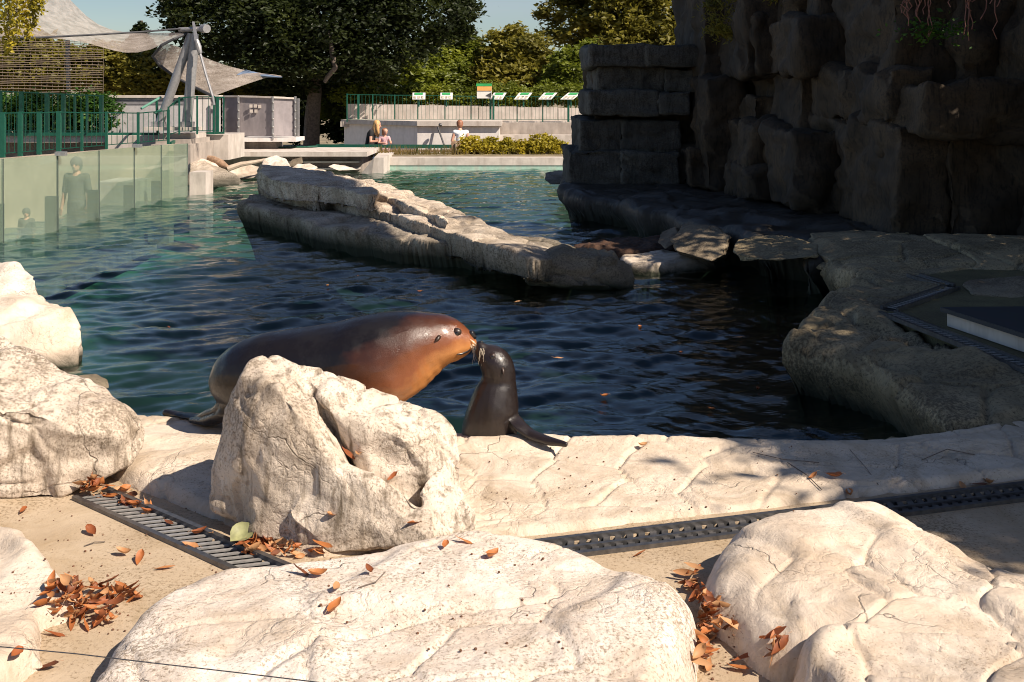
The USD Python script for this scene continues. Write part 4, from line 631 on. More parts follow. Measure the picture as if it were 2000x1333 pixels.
for b_px in (311, 365): c = P(b_px, 246, 25.2); part(mt, 'base_plate', box(c[0] - 0.28, c[0] + 0.28, 24.95, 25.5, c[2] - 0.1, c[2] - 0.02), M['concrete']); part(mt, 'base_foot', box(c[0] - 0.15, c[0] + 0.15, 25.08, 25.32, c[2] - 0.018, c[2] + 0.1), M['steel'])
part(mt, 'crossbar', rod(P(350, 58, 25.15), P(400, 56, 25.0), 0.055, 14), M['steel'], 35); part(mt, 'bar_end', rod(P(396, 56, 25.05), P(404, 56, 24.9), 0.10, 14), M['steel'], 35)
part(mt, 'fork', hull([P(375, 42, 25.0), P(380, 42, 25.0), P(388, 80, 24.9), P(380, 82, 24.9), P(375, 42, 25.06), P(380, 42, 25.06), P(388, 80, 24.98), P(380, 82, 24.98)]), M['steel']); part(mt, 'turnbuckle', tube([P(384, 78, 24.9), P(388, 92, 24.9), P(391, 104, 24.9)], [0.05, 0.07, 0.05], 10), M['steel'], 35)
part(mt, 'stay_cable', tube([P(391, 104, 24.9), P(402, 145, 24.8), P(415, 187, 24.7), P(418, 205, 24.7)], 0.03, 8), M['steel']); part(mt, 'rope', tube([P(-30, 73, 20.5), P(80, 73, 21.5), P(180, 68, 22.8), P(280, 62, 24), P(352, 56, 25.1)], 0.024, 6), M['rope'])
M['sail'] = material('shade_net', {'g': ('geometry', {}), 'sm': ('mapping', {'scale': (1.0, 1.0, 3.0)}), 'n': ('noise_texture', {'scale': 3.0, 'detail': 6.0, 'roughness': 0.7}), 'r': ('rgb_ramp', {'ramp': [(0.35, (0.30, 0.25, 0.21)), (0.65, (0.56, 0.49, 0.44))]}), 'd': ('diffuse_bsdf', {}), 'tl': ('translucent_bsdf', {}), 'm1': ('mix_closure', {'fac': 0.4}), 't': ('transparent_bsdf', {'color': (1, 1, 1)}), 'n2': ('noise_texture', {'scale': 40.0, 'detail': 2.0}), 'f': ('map_range', {'from_min': 0.3, 'from_max': 0.7, 'to_min': 0.05, 'to_max': 0.5, 'clamp': True}), 'm2': ('mix_closure', {})},
    [('g.position', 'sm.vector'), ('sm.vector', 'n.vector'), ('n.fac', 'r.fac'), ('r.color', 'd.color'), ('r.color', 'tl.color'), ('d.BSDF', 'm1.closure1'), ('tl.BSDF', 'm1.closure2'), ('g.position', 'n2.vector'), ('n2.fac', 'f.value'), ('f.result', 'm2.fac'), ('m1.closure', 'm2.closure1'), ('t.BSDF', 'm2.closure2')], 'm2.closure')
def patch(rows, n=14):
    rows = [CubicSpline(np.linspace(0, 1, len(r)), np.array(r))(np.linspace(0, 1, n)) for r in rows]; R = CubicSpline(np.linspace(0, 1, len(rows)), np.array(rows))(np.linspace(0, 1, n)); V = R.reshape(-1, 3); i = np.arange(n * n).reshape(n, n); a, b, c, d = i[:-1, :-1].ravel(), i[:-1, 1:].ravel(), i[1:, 1:].ravel(), i[1:, :-1].ravel()
    return trimesh.Trimesh(V, np.vstack([np.stack([a, b, c], -1), np.stack([a, c, d], -1)]), process=False)
sl = thing('shade_sail', 'weathered pale shade net stretched from the mast and rising out of the picture at left', 'shade sail', P(200, 80, 25))
part(sl, 'upper_net', patch([[P(40, -30, 24), P(110, -28, 26), P(180, 40, 28), P(260, 64, 27), P(366, 64, 25.2)], [P(10, 20, 23), P(100, 30, 25), P(190, 66, 26), P(270, 80, 26), P(350, 72, 25.2)], [P(-30, 80, 21), P(80, 74, 22.5), P(170, 84, 24.5), P(240, 102, 25), P(322, 84, 25)]]), M['sail'], True)
part(sl, 'lower_net', patch([[P(322, 84, 25.2), P(380, 104, 26.2), P(440, 127, 26.4), P(500, 141, 26.6), P(550, 150, 27)], [P(306, 100, 25.3), P(355, 124, 26.0), P(405, 142, 26.2), P(460, 148, 26.2), P(520, 152, 26.8)], [P(298, 112, 25.3), P(330, 138, 25.8), P(362, 160, 25.9), P(395, 176, 25.7), P(416, 188, 25.0)]]), M['sail'], True)
part(sl, 'edge_rope', tube([P(366, 65, 25.18), P(340, 76, 25), P(316, 88, 24.95), P(298, 110, 25.25), P(312, 128, 25.5), P(345, 152, 25.8), P(380, 170, 25.7), P(416, 188, 24.95)], 0.035, 6), M['rope'])
part(sl, 'blue_tip', patch([[P(480, 136, 26.35), P(515, 144, 26.7), P(552, 150, 27)], [P(470, 141, 26.3), P(510, 147, 26.6), P(551, 151, 27)], [P(462, 146, 26.2), P(505, 150, 26.6), P(550, 152, 27)]], 6), plain('blue_fabric', (0.10, 0.14, 0.22), 0.8))
nt = thing('net', 'fine pale net of horizontal strands in front of the trees at far left', 'net', P(120, 130, 33)); q = []
for k, py in enumerate(np.arange(80, 184, 5.2)): q.append(tube([P(x, py + 1.5 * math.sin(x * 0.02 + k), 33) for x in range(-40, int(200 + 0.25 * (py - 80)), 24)], 0.012, 4))
for px in range(-30, 205, 11): q.append(tube([P(px, 76, 33.02), P(px + 2, 130, 33.02), P(px, 186, 33.02)], 0.006, 4))
part(nt, 'strands', cat(q), plain('net_cord', (0.20, 0.15, 0.11), 0.8), kind='stuff'); part(nt, 'pole', rod(P(132, 78, 33.1), P(134, 186, 33.1), 0.07), M['dark_metal'])
mb = thing('mesh_barrier', 'grey perforated mesh barrier on steel posts over a white beam', 'barrier', P(510, 270, 30))
M['mesh'] = plain('perforated_sheet', (0.25, 0.22, 0.225), 0.55, 0.2, var=0.1, scale=5, dirt=(0.34, 0.30, 0.30))
pxs = [436, 466, 533, 577]; dY = [30.2, 30.0, 29.8, 30.1]
for a, b, ya, yb, t0, t1 in ((436, 466, 30.2, 30.0, 188, 188), (467, 532, 30.0, 29.8, 188, 190), (534, 576, 29.8, 30.1, 190, 192)):
    part(mb, 'panel', hull([P(a, t0, ya), P(b, t1, yb), P(b, 266, yb), P(a, 265, ya), P(a, t0, ya + 0.03), P(b, t1, yb + 0.03), P(b, 266, yb + 0.03), P(a, 265, ya + 0.03)]), M['mesh']); part(mb, 'top_rail', bar(P(a, t0, ya - 0.03), P(b, t1, yb - 0.03), 0.05), M['concrete'])
for px, y in zip(pxs, dY): po = part(mb, 'post', bar(P(px, 188, y - 0.05), P(px, 272, y - 0.05), 0.05), M['steel']); [part(po, 'bolt', sphere(P(px, py, y - 0.08), 0.028, 1), M['bright_metal']) for py in (200, 216, 232, 248, 262)]
for i, (x, y_) in enumerate(((490, 207), (499, 207), (507, 208), (491, 217), (500, 217))): part(mb, 'mark', box(*(lambda c: (c[0] - 0.04, c[0] + 0.04, 29.85, 29.87, c[2] - 0.045, c[2] + 0.045))(P(x, y_, 29.86))), M['concrete'])
part(mb, 'post', bar(P(583, 192, 30.6), P(583, 270, 30.6), 0.06), M['steel']); part(mb, 'beam', box(P(466, 0, 29.75)[0], P(578, 0, 29.75)[0], 29.75, 31, topz(277, 29.75), topz(269, 29.75)), M['white_wall'])
part(mb, 'column', box(P(458, 0, 29.9)[0], P(471, 0, 29.9)[0], 29.72, 30.0, 0.3, topz(270, 29.9)), M['white_wall']); part(mb, 'grey_box', box(P(471, 0, 30.2)[0], P(538, 0, 30.2)[0], 30.2, 31.2, 0.3, topz(277, 30.2)), M['concrete_dark'])
dh = thing('handrail', 'pale green handrail slanting up to the mast platform', 'handrail', P(290, 220, 24.8)); part(dh, 'top_rail', rod(P(276, 212, 24.8), P(314, 190, 25.4), 0.03), plain('light_green_paint', (0.10, 0.24, 0.18), 0.4)); part(dh, 'post', bar(P(306, 196, 25.3), P(308, 260, 25.3), 0.05), M['green'])
part(dh, 'rear_rail', rod(P(302, 221, 25.0), P(366, 189, 25.6), 0.03), M['green'])
bp = thing('gate_panel', 'narrow green gate panel beside the mesh barrier', 'gate', P(428, 262, 28.8))
for px in (420, 425, 437): part(bp, 'bar', bar(P(px, 189, 28.8), P(px, 262, 28.8), 0.07 if px == 425 else 0.03), M['green'])
part(bp, 'top_rail', bar(P(419, 190, 28.8), P(438, 190, 28.8), 0.04), M['green'])
# low railing continues to the gate
railing('railing', 'low green railing across the foot of the sail mast', [329, 350, 385, 418], 24.9, [210, 191, 189, 189], [270, 263, 262, 262], 0.12, 0.035, 0.011)
# rocks and driftwood on the far left bank
def far_rock(pts, label, mat, seed, name='boulder'): return boulder([pts], label, mat, name, res=0.05, it=4, big=0.06, bs=1.8, fine=0.015, fs=8, crack=0.03, cs=(1.6, 1.6, 2), seed=seed)
far_rock([P(366, 345, 23.5), P(372, 318, 24.2), P(400, 312, 24.5), P(440, 330, 24.2), P(470, 350, 23.6), P(468, 362, 23.3), P(400, 365, 23.0), P(366, 362, 23), P(430, 335, 25), P(366, 330, 25)], 'brown rock with dark wet side beside the end of the glass barrier', M['island'], 710)
far_rock([P(366, 330, 25), P(372, 314, 25.4), P(395, 311, 25.4), P(418, 318, 25.2), P(430, 330, 24.9), P(400, 340, 24.6), P(380, 330, 26.2), P(420, 325, 26.2)], 'pale rounded rock under the sill wall by the glass barrier', M['rock'], 720)
far_rock([P(440, 345, 26), P(455, 326, 26.4), P(490, 322, 26.4), P(520, 330, 26.2), P(525, 345, 25.8), P(470, 350, 25.8), P(480, 330, 27.4), P(510, 335, 27.4)], 'sandy rock at the waterline between driftwood and island', M['rock'], 730)
far_rock([P(508, 332, 24.4), P(515, 312, 24.8), P(540, 306, 25), P(558, 312, 24.8), P(568, 326, 24.4), P(540, 338, 24.2), P(520, 315, 25.8), P(560, 318, 25.8)], 'bright white rock behind the left end of the island', M['slab'], 740)
far_rock([P(568, 328, 25), P(580, 319, 25.2), P(605, 320, 25.2), P(620, 328, 25), P(600, 335, 24.8), P(585, 325, 26), P(610, 326, 26)], 'small white flat rock right of the bright white one', M['slab'], 750)
far_rock([P(640, 325, 25.4), P(652, 320, 25.6), P(680, 324, 25.6), P(700, 332, 25.3), P(660, 333, 25.2), P(660, 326, 26.4), P(690, 330, 26.2)], 'thin white rock showing over the middle of the island', M['slab'], 760)
far_rock([P(560, 325, 26.6), P(572, 312, 26.8), P(590, 306, 26.8), P(592, 318, 26.6), P(575, 326, 26.5), P(580, 315, 27.6)], 'small orange tinted rock under the sill wall', M['brown_rock'], 770)
far_rock([P(1064, 352, 22.4), P(1066, 338, 22.8), P(1090, 333, 23), P(1115, 332, 23), P(1130, 340, 22.8), P(1125, 358, 22.2), P(1075, 360, 22.2), P(1090, 340, 24), P(1120, 340, 24)], 'small rock with dark base in the water left of the rock steps', M['island'], 780)
dw = thing('driftwood', 'dark weathered driftwood log lying on the far bank rocks', 'log', P(430, 325, 25.6)); part(dw, 'log', tube([P(396, 307, 26.2), P(415, 312, 25.9), P(432, 320, 25.6), P(446, 328, 25.4)], [0.06, 0.10, 0.10, 0.05], 9), M['wood'], 40); part(dw, 'branch', tube([P(444, 330, 25.4), P(470, 321, 25.5), P(500, 316, 25.6), P(540, 307, 25.8)], [0.07, 0.06, 0.045, 0.02], 8), plain('bleached_wood', (0.42, 0.33, 0.25), 0.8), 40)
# plants and creepers on the cliff
cp = thing('creeper', 'trailing bare reddish creeper with green tufts on top of the cliff', 'plant', P(1830, 60, 11.7)); r = np.random.default_rng(800); q = []; pts = []
for k in range(26):
    px = r.uniform(1765, 1950); b = P(px, -40, 11.5); L = r.uniform(50, 140); q.append(tube([P(px + r.normal(0, 5) * s, -60 + L * s + r.normal(0, 2), 11.45 + 0.05 * math.sin(px + s * 4)) for s in np.linspace(0, 1, 9)], 0.006, 4))
for k in range(260): pts.append(P(r.normal(1825, 32), r.normal(58, 12), 11.4 + r.uniform(0, 0.2)))
part(cp, 'stems', cat(q), plain('red_stems', (0.24, 0.10, 0.07), 0.8)); part(cp, 'foliage', leaves(np.array(pts), 0.06, 801), M['leaf_ivy'])
c, d = crown_pts([pb(1420, 20, 17.6, 40, 60), pb(1540, -10, 16.4, 40, 30)], 1500, 805, 30, 0.2); hp = thing('hanging_plant', 'dark dry plant hanging over the left top of the cliff', 'plant', P(1420, 0, 17.6)); part(hp, 'foliage', leaves(c, 0.1, 806, droop=0.6, aspect=0.25), M['leaf_brown'])
# ---------------------------------------------------------------- trees that shade the right side of the pool
tree('shade_tree', 'big leafy tree beyond the right edge that shades the walkway', 'tree', (8.6, 2.6, 0.2), ((8.6, 3.0, 6), 0.22), [((6.6, 2.9, 5.0), (1.3, 1.2, 1.3)), ((6.9, 4.5, 4.0), (1.2, 1.3, 0.9)), ((6.9, 6.4, 4.1), (1.3, 1.4, 1.3)), ((8.6, 3.6, 6.4), (1.8, 1.8, 1.5)), ((8.4, 5.6, 5.2), (1.8, 1.8, 1.6)), ((7.2, 5.0, 3.2), (1.2, 1.6, 1.0)), ((7.0, 2.6, 4.6), (1.4, 1.4, 1.4)), ((7.3, 1.35, 5.6), (0.9, 0.8, 0.9)), ((6.7, 2.95, 5.0), (1.2, 1.1, 1.2)), ((6.9, 2.6, 5.4), (1.2, 1.1, 1.2)), ((7.4, 1.9, 5.2), (1.0, 1.0, 1.0)), ((6.7, 2.8, 5.2), (1.1, 1.0, 1.2)), ((7.2, 2.0, 5.6), (1.0, 1.0, 1.0)), ((7.2, 3.2, 5.0), (1.2, 1.2, 1.2))], 70000, 0.13, M['leaf_dark'], 900, clump=50, inner=0.2)
tree('shade_tree', 'leafy tree behind the cliff corner beyond the right edge', 'tree', (8, 9.0, 0.2), ((7.8, 9.0, 4.5), 0.2), [((6.5, 8.6, 3.9), (1.2, 1.4, 1.0)), ((7.0, 9.6, 3.6), (1.4, 1.2, 1.3)), ((6.6, 8.0, 4.6), (1.1, 1.1, 0.7)), ((8.0, 8.4, 3.4), (1.4, 1.4, 1.4)), ((6.3, 7.75, 6.5), (0.9, 0.7, 0.9)), ((6.3, 7.75, 6.5), (0.8, 0.6, 0.8)), ((6.1, 7.9, 6.7), (0.7, 0.6, 0.7)), ((6.4, 10.6, 4.7), (1.0, 1.0, 1.1))], 22000, 0.13, M['leaf_dark'], 910, clump=50, inner=0.2)
tree('shade_tree', 'tall tree rising behind the cliff out of the picture', 'tree', (9, 11.0, 0.2), ((8.6, 10.2, 11), 0.3), [((7.0, 8.0, 11.2), (1.9, 1.6, 1.9)), ((7.2, 10.2, 11.3), (2.0, 1.8, 2.1)), ((7.2, 12.0, 11.2), (2.0, 1.6, 2.0)), ((9.0, 9.0, 12), (2.2, 2.2, 2.2)), ((9.0, 11.5, 12), (2.2, 2.2, 2.2)), ((7.0, 9.0, 10.4), (1.6, 1.6, 1.0)), ((7.2, 11.2, 10.4), (1.6, 1.6, 1.0)), ((7.0, 10.0, 13.0), (1.8, 2.4, 1.6)), ((7.0, 12.4, 12.6), (1.8, 1.8, 1.6)), ((6.0, 10.5, 11.0), (1.2, 1.8, 1.4))], 60000, 0.17, M['leaf_dark'], 920, clump=60, inner=0.15, cut=True)

# ---------------------------------------------------------------- sea lions
def fur(name, base, belly, face, axis=None, wet=0.28):
    """Wet fur: dark on the back, warmer below (by the direction the coat faces) and on the head (by place)."""
    N = {'g': ('geometry', {}), 'sx': ('separate_xyz', {}), 'sn': ('separate_xyz', {}), 'n': ('noise_texture', {'scale': 7.0, 'detail': 5.0, 'roughness': 0.6}), 'hz': ('mapping', {'scale': (150.0, 150.0, 240.0)}), 'n2': ('noise_texture', {'scale': 1.0, 'detail': 5.0, 'roughness': 0.75}),
         'p': ('principled_bsdf', {'roughness': wet, 'specular_ior_level': 0.45, 'coat_weight': 0.22, 'coat_roughness': 0.16}), 'b': ('bump', {'strength': 0.55, 'distance': 0.003}),
         'kx': ('math', {'math_type': 'multiply_add', 'value2': axis[0]}), 'kz': ('math', {'math_type': 'multiply_add', 'value2': axis[1]}), 'kn': ('math', {'math_type': 'multiply_add', 'value2': axis[2]}), 'kk': ('math', {'math_type': 'multiply_add', 'value2': 0.35, 'value3': axis[3]}),
         'r': ('rgb_ramp', {'ramp': [(0.0, base), (0.30, tuple(0.66 * a + 0.34 * b for a, b in zip(base, belly))), (0.58, belly), (0.80, face)]}),
         'n5': ('noise_texture', {'scale': 5.0, 'detail': 6.0, 'roughness': 0.65}), 'rg': ('map_range', {'from_min': 0.42, 'from_max': 0.60, 'to_min': wet - 0.10, 'to_max': wet + 0.16, 'clamp': True})}
    L = [('g.position', 'sx.vector'), ('g.normal', 'sn.vector'), ('g.position', 'n.vector'), ('g.position', 'hz.vector'), ('hz.vector', 'n2.vector'), ('n.fac', 'kk.value1'), ('sx.x', 'kx.value1'), ('kk.value', 'kx.value3'), ('sx.z', 'kz.value1'), ('kx.value', 'kz.value3'), ('sn.z', 'kn.value1'), ('kz.value', 'kn.value3'),
         ('kn.value', 'r.fac'), ('r.color', 'p.base_color'), ('n2.fac', 'b.height'), ('b.normal', 'p.normal'), ('g.position', 'n5.vector'), ('n5.fac', 'rg.value'), ('rg.result', 'p.roughness')]
    return material(name, N, L, 'p.BSDF')
def spine(rows, n, squash=1.0):
    rows = np.array(rows, float); t = np.arange(len(rows)); s = CubicSpline(t, rows)(np.linspace(0, len(rows) - 1, n)); return [(x, y, z, max(r, 0.004)) for x, y, z, r in s]
def flipper(pts, widths, thick, normal):
    """A flat tapering flipper: hulls of discs along the path."""
    normal = np.asarray(normal, float) / np.linalg.norm(normal); out = []
    for p, w in zip(pts, widths):
        q = trimesh.creation.icosphere(2, 1.0); d = q.vertices @ normal; v = q.vertices - np.outer(d, normal); out.append(np.asarray(p) + v * w + np.outer(d, normal) * thick)
    return union([hull(np.vstack([a, b])) for a, b in zip(out[:-1], out[1:])])
YS = 5.42; K = YS / FP
row = lambda px, py, r, dY=0.0: (*P(px, py, YS + dY), r * K)
body = chain(spine([row(920, 668, 9), row(912, 668, 18), row(893, 665, 31), row(866, 663, 46), row(832, 670, 60), row(790, 687, 78), row(738, 703, 92), row(680, 714, 90), row(605, 722, 82), row(535, 726, 76), row(482, 737, 66), row(458, 752, 45, 0.03), row(446, 764, 22, 0.05)], 46), 28)
snout = chain([row(900, 664, 26), row(917, 668, 12)], 24); chin = chain([row(880, 672, 34), row(906, 682, 13)], 24)
fl1 = flipper([P(722, 750, YS - 0.14), P(740, 800, YS - 0.2), P(740, 838, YS - 0.22), P(700, 852, YS - 0.26), P(660, 850, YS - 0.3)], [0.09, 0.065, 0.06, 0.055, 0.03], 0.022, (0.2, -1, 0.5))
fl2 = flipper([P(760, 755, YS + 0.12), P(750, 800, YS + 0.18), P(735, 832, YS + 0.2), P(720, 848, YS + 0.22)], [0.09, 0.07, 0.06, 0.03], 0.022, (0.3, 1, 0.3))
rf1 = flipper([P(470, 780, YS), P(440, 800, YS + 0.05), P(400, 817, YS + 0.18), P(360, 812, YS + 0.26), P(325, 807, YS + 0.3)], [0.10, 0.065, 0.055, 0.045, 0.018], 0.018, (0.1, 0.1, 1))
rf2 = flipper([P(470, 780, YS), P(445, 808, YS - 0.04), P(410, 822, YS + 0.08), P(375, 821, YS + 0.16)], [0.10, 0.06, 0.05, 0.02], 0.018, (0.1, 0.1, 1))
# chest down to the ledge
chest = chain([row(745, 710, 84), row(722, 760, 50), row(700, 815, 40)], 24); hip = chain([row(500, 735, 66), row(520, 790, 50)], 24)
t = soften(union([body, snout, chin, fl1, fl2, rf1, rf2, chest, hip]), 0.016, 26)
p = np.asarray(t.vertices); n_ = np.asarray(t.vertex_normals)
dsp = 0.010 * (fbm(p * 4.5, 3, 5) - 0.5) * 2 + 0.0012 * (fbm(p * 60, 2, 6) - 0.5)
for px, py, dz, rr in ((832, 712, 0.012, 26), (800, 640, -0.008, 30), (770, 742, -0.010, 16)):                   # neck fold, shoulder
    c = P(px, py, YS - 0.12); dsp -= dz * np.exp(-((p[:, 0] - c[0]) ** 2 + (p[:, 2] - c[2]) ** 2) / (rr * K) ** 2)
ax = (p[:, 0] - P(832, 0, YS)[0]) / K + 0.30 * (p[:, 2] - P(0, 668, YS)[2]) / K
for o_, a_ in ((0, 0.0035), (-17, 0.0030), (-36, 0.0022), (18, 0.002)): dsp -= a_ * np.exp(-((ax - o_ - 6 * (fbm(p * 6, 2, 7) - 0.5)) / 4.5) ** 2) * np.clip((P(0, 690, YS)[2] - p[:, 2]) / 0.1 + 0.8, 0, 1)
dsp += 0.014 * np.exp(-((p[:, 0] - P(752, 0, YS)[0]) / (45 * K)) ** 2 - ((p[:, 2] - P(0, 735, YS)[2]) / (40 * K)) ** 2) * (n_[:, 1] < 0) + 0.006 * (fbm(p * 9, 2, 17) - 0.5)
c = P(893, 643, YS - 0.09); dsp -= 0.006 * np.exp(-np.sum((p - c) ** 2, 1) / 0.03 ** 2); c = P(905, 655, YS - 0.05); dsp += 0.004 * np.exp(-np.sum((p - P(911, 680, YS - 0.04)) ** 2, 1) / 0.03 ** 2)
t.vertices = p + n_ * dsp[:, None]
lion = thing('sea_lion', 'large glossy brown sea lion with golden head nuzzling the pup', 'sea lion', (*P(650, 800, YS)[:2], 0.33))
FM = fur('sea_lion_fur', (0.007, 0.005, 0.0045), (0.20, 0.062, 0.022), (0.50, 0.21, 0.065), axis=(1.0, -0.55, -0.34, 1.20))
part(lion, 'body', t, FM, True)
M['eye'] = plain('dark_eye', (0.006, 0.005, 0.005), 0.05, var=0, coat=1.0); M['nose'] = plain('wet_nose', (0.012, 0.010, 0.010), 0.25, coat=0.5)
def snap(mesh, p, d=(0, -1, 0)):       # the point of the body's skin in front of p, towards the camera
    v = np.asarray(mesh.vertices); q = v[np.argsort(np.hypot(v[:, 0] - p[0], v[:, 2] - p[2]))[:24]]; return q[np.argmin(q[:, 1])]
M['lid'] = plain('dark_eyelid', (0.03, 0.016, 0.010), 0.4)
c = snap(t, P(896, 643, YS)); ey = part(lion, 'eye', sphere(c + [0.002, 0.010, 0], 0.0165, 3), M['eye'], True); part(ey, 'eyelid', sphere(c + [0.001, 0.016, 0.004], 0.0225, 3, (1.15, 0.9, 0.95)), M['lid'], True)
c = snap(t, P(862, 643, YS)); part(lion, 'ear', tube([c + [0.004, 0.008, 0.004], c + [-0.004, -0.008, -0.004], c + [-0.014, -0.016, -0.014]], [0.012, 0.010, 0.003], 8), M['lid'], True)
part(lion, 'nose', soften(chain([(*P(921, 651, YS - 0.01), 0.016), (*P(926, 658, YS - 0.01), 0.013)]), 0.006, 3), M['nose'], True)
mp = [snap(t, P(a, b, YS)) + [0, -0.002, 0] for a, b in ((921, 681), (914, 684), (906, 686), (899, 684))]; part(lion, 'mouth', tube(mp, [0.003, 0.005, 0.005, 0.002], 6), M['nose'], True)
M['whisker'] = plain('pale_whisker', (0.55, 0.46, 0.34), 0.5)
r = np.random.default_rng(77)
for k in range(20):
    a = P(r.uniform(915, 925), r.uniform(662, 678), YS - r.uniform(0.02, 0.05)); L = r.uniform(0.05, 0.11); d = np.array([r.uniform(0.3, 0.8), r.uniform(-0.5, 0.0), -1.0]); d /= np.linalg.norm(d)
    part(lion, 'whisker', tube([a, a + d * L * 0.5 + [0.006, 0, 0.006], a + d * L + [r.normal(0, 0.01), 0, r.normal(0, 0.01)]], [0.0011, 0.0009, 0.0005], 4), M['whisker'])
# pup
YP = 5.36; K2 = YP / FP; row2 = lambda px, py, r, dY=0.0: (*P(px, py, YP + dY), r * K2)
pb_ = chain(spine([row2(936, 674, 6), row2(943, 682, 12), row2(953, 693, 19.5), row2(968, 709, 31), row2(974, 736, 33), row2(969, 768, 41), row2(963, 802, 50), row2(957, 836, 54, 0.02), row2(952, 866, 50, 0.06)], 30), 26)
pm = chain([row2(952, 703, 19), row2(938, 688, 10)], 22)
pf = flipper([P(1000, 812, YP - 0.05), P(1018, 834, YP - 0.10), P(1040, 850, YP - 0.14), P(1070, 860, YP - 0.20), P(1104, 868, YP - 0.26)], [0.050, 0.042, 0.034, 0.028, 0.012], 0.014, (0.5, -0.4, 0.75))
pf2 = flipper([P(930, 815, YP + 0.02), P(915, 845, YP + 0.02), P(905, 866, YP - 0.02), P(890, 874, YP - 0.05)], [0.05, 0.04, 0.03, 0.012], 0.014, (-0.5, -0.4, 0.75))
prear = chain([row2(952, 862, 50, 0.06), row2(930, 866, 34, 0.24), row2(915, 868, 16, 0.4)], 22)
t = soften(union([pb_, pm, pf, pf2, prear]), 0.009, 16); p = np.asarray(t.vertices); n_ = np.asarray(t.vertex_normals)
dsp = 0.004 * (fbm(p * 9, 3, 15) - 0.5) * 2
for px, py, a_, rx, rz in ((960, 742, 0.006, 40, 8), (1004, 808, 0.006, 14, 6), (945, 800, 0.006, 10, 40)):
    c = P(px, py, YP); dsp -= a_ * np.exp(-((p[:, 0] - c[0]) / (rx * K2)) ** 2 - ((p[:, 2] - c[2]) / (rz * K2)) ** 2)
t.vertices = p + n_ * dsp[:, None]
pup = thing('sea_lion_pup', 'small dark sea lion pup stretching its head up to the large one', 'sea lion', (*P(955, 860, YP)[:2], 0.31))
part(pup, 'body', t, fur('pup_fur', (0.014, 0.009, 0.008), (0.032, 0.019, 0.015), (0.075, 0.055, 0.05), axis=(0.0, 1.5, 0.12, -1.15), wet=0.30), True)
c = snap(t, P(962, 688, YP)); ey = part(pup, 'eye', sphere(c + [0, 0.007, 0], 0.0135, 3), M['eye'], True); part(ey, 'eyelid', sphere(c + [0.001, 0.011, 0.002], 0.0165, 3), M['lid'], True)
c = snap(t, P(985, 712, YP)); part(pup, 'ear', tube([c + [-0.003, 0.006, 0.008], c + [0.001, -0.006, -0.006], c + [0.003, -0.012, -0.020]], [0.008, 0.007, 0.002], 8), M['lid'], True)
part(pup, 'nose', soften(chain([row2(935, 671, 4.5), row2(940, 669, 4)]), 0.004, 2), M['nose'], True)
for k in range(16):
    a = P(r.uniform(935, 945), r.uniform(678, 690), YP - r.uniform(0.025, 0.045)); L = r.uniform(0.035, 0.07); d = np.array([r.uniform(-0.2, 0.5), r.uniform(-0.6, 0.0), -1.0]); d /= np.linalg.norm(d)
    part(pup, 'whisker', tube([a, a + d * L * 0.5 + [0.004, 0, 0.003], a + d * L], [0.0010, 0.0008, 0.0004], 4), M['whisker'])

# ---------------------------------------------------------------- people
M['hair_blond'] = plain('blond_hair', (0.52, 0.30, 0.12), 0.5, var=0.25, scale=30); M['hair_red'] = plain('reddish_hair', (0.25, 0.10, 0.05), 0.5, var=0.25, scale=30)
M['black_cloth'] = plain('black_cloth', (0.015, 0.014, 0.015), 0.9); M['white_cloth'] = plain('white_cloth', (0.78, 0.78, 0.78), 0.8, var=0.03); M['pink_cloth'] = plain('pink_cloth', (0.52, 0.32, 0.34), 0.9, var=0.3, scale=30); M['grey_cloth'] = plain('muted_clothes', (0.10, 0.10, 0.09), 0.9); M['jeans'] = plain('dark_trousers', (0.04, 0.045, 0.06), 0.9)
def face(o, c, r, d):                  # eyes, nose and mouth on a head at c, looking along d
    d = np.asarray(d, float) / np.linalg.norm(d); s = np.cross(d, (0, 0, 1)); s /= np.linalg.norm(s)
    for k in (-1, 1): part(o, 'eye', sphere(c + d * r * 0.88 + s * k * r * 0.36 + [0, 0, r * 0.05], r * 0.11, 1), M['black'])
    part(o, 'mouth', sphere(c + d * r * 0.90 + [0, 0, -r * 0.48], r * 0.2, 1, (1, 1, 0.4)), plain_lip, True)
plain_lip = plain('lips', (0.42, 0.14, 0.12), 0.5)
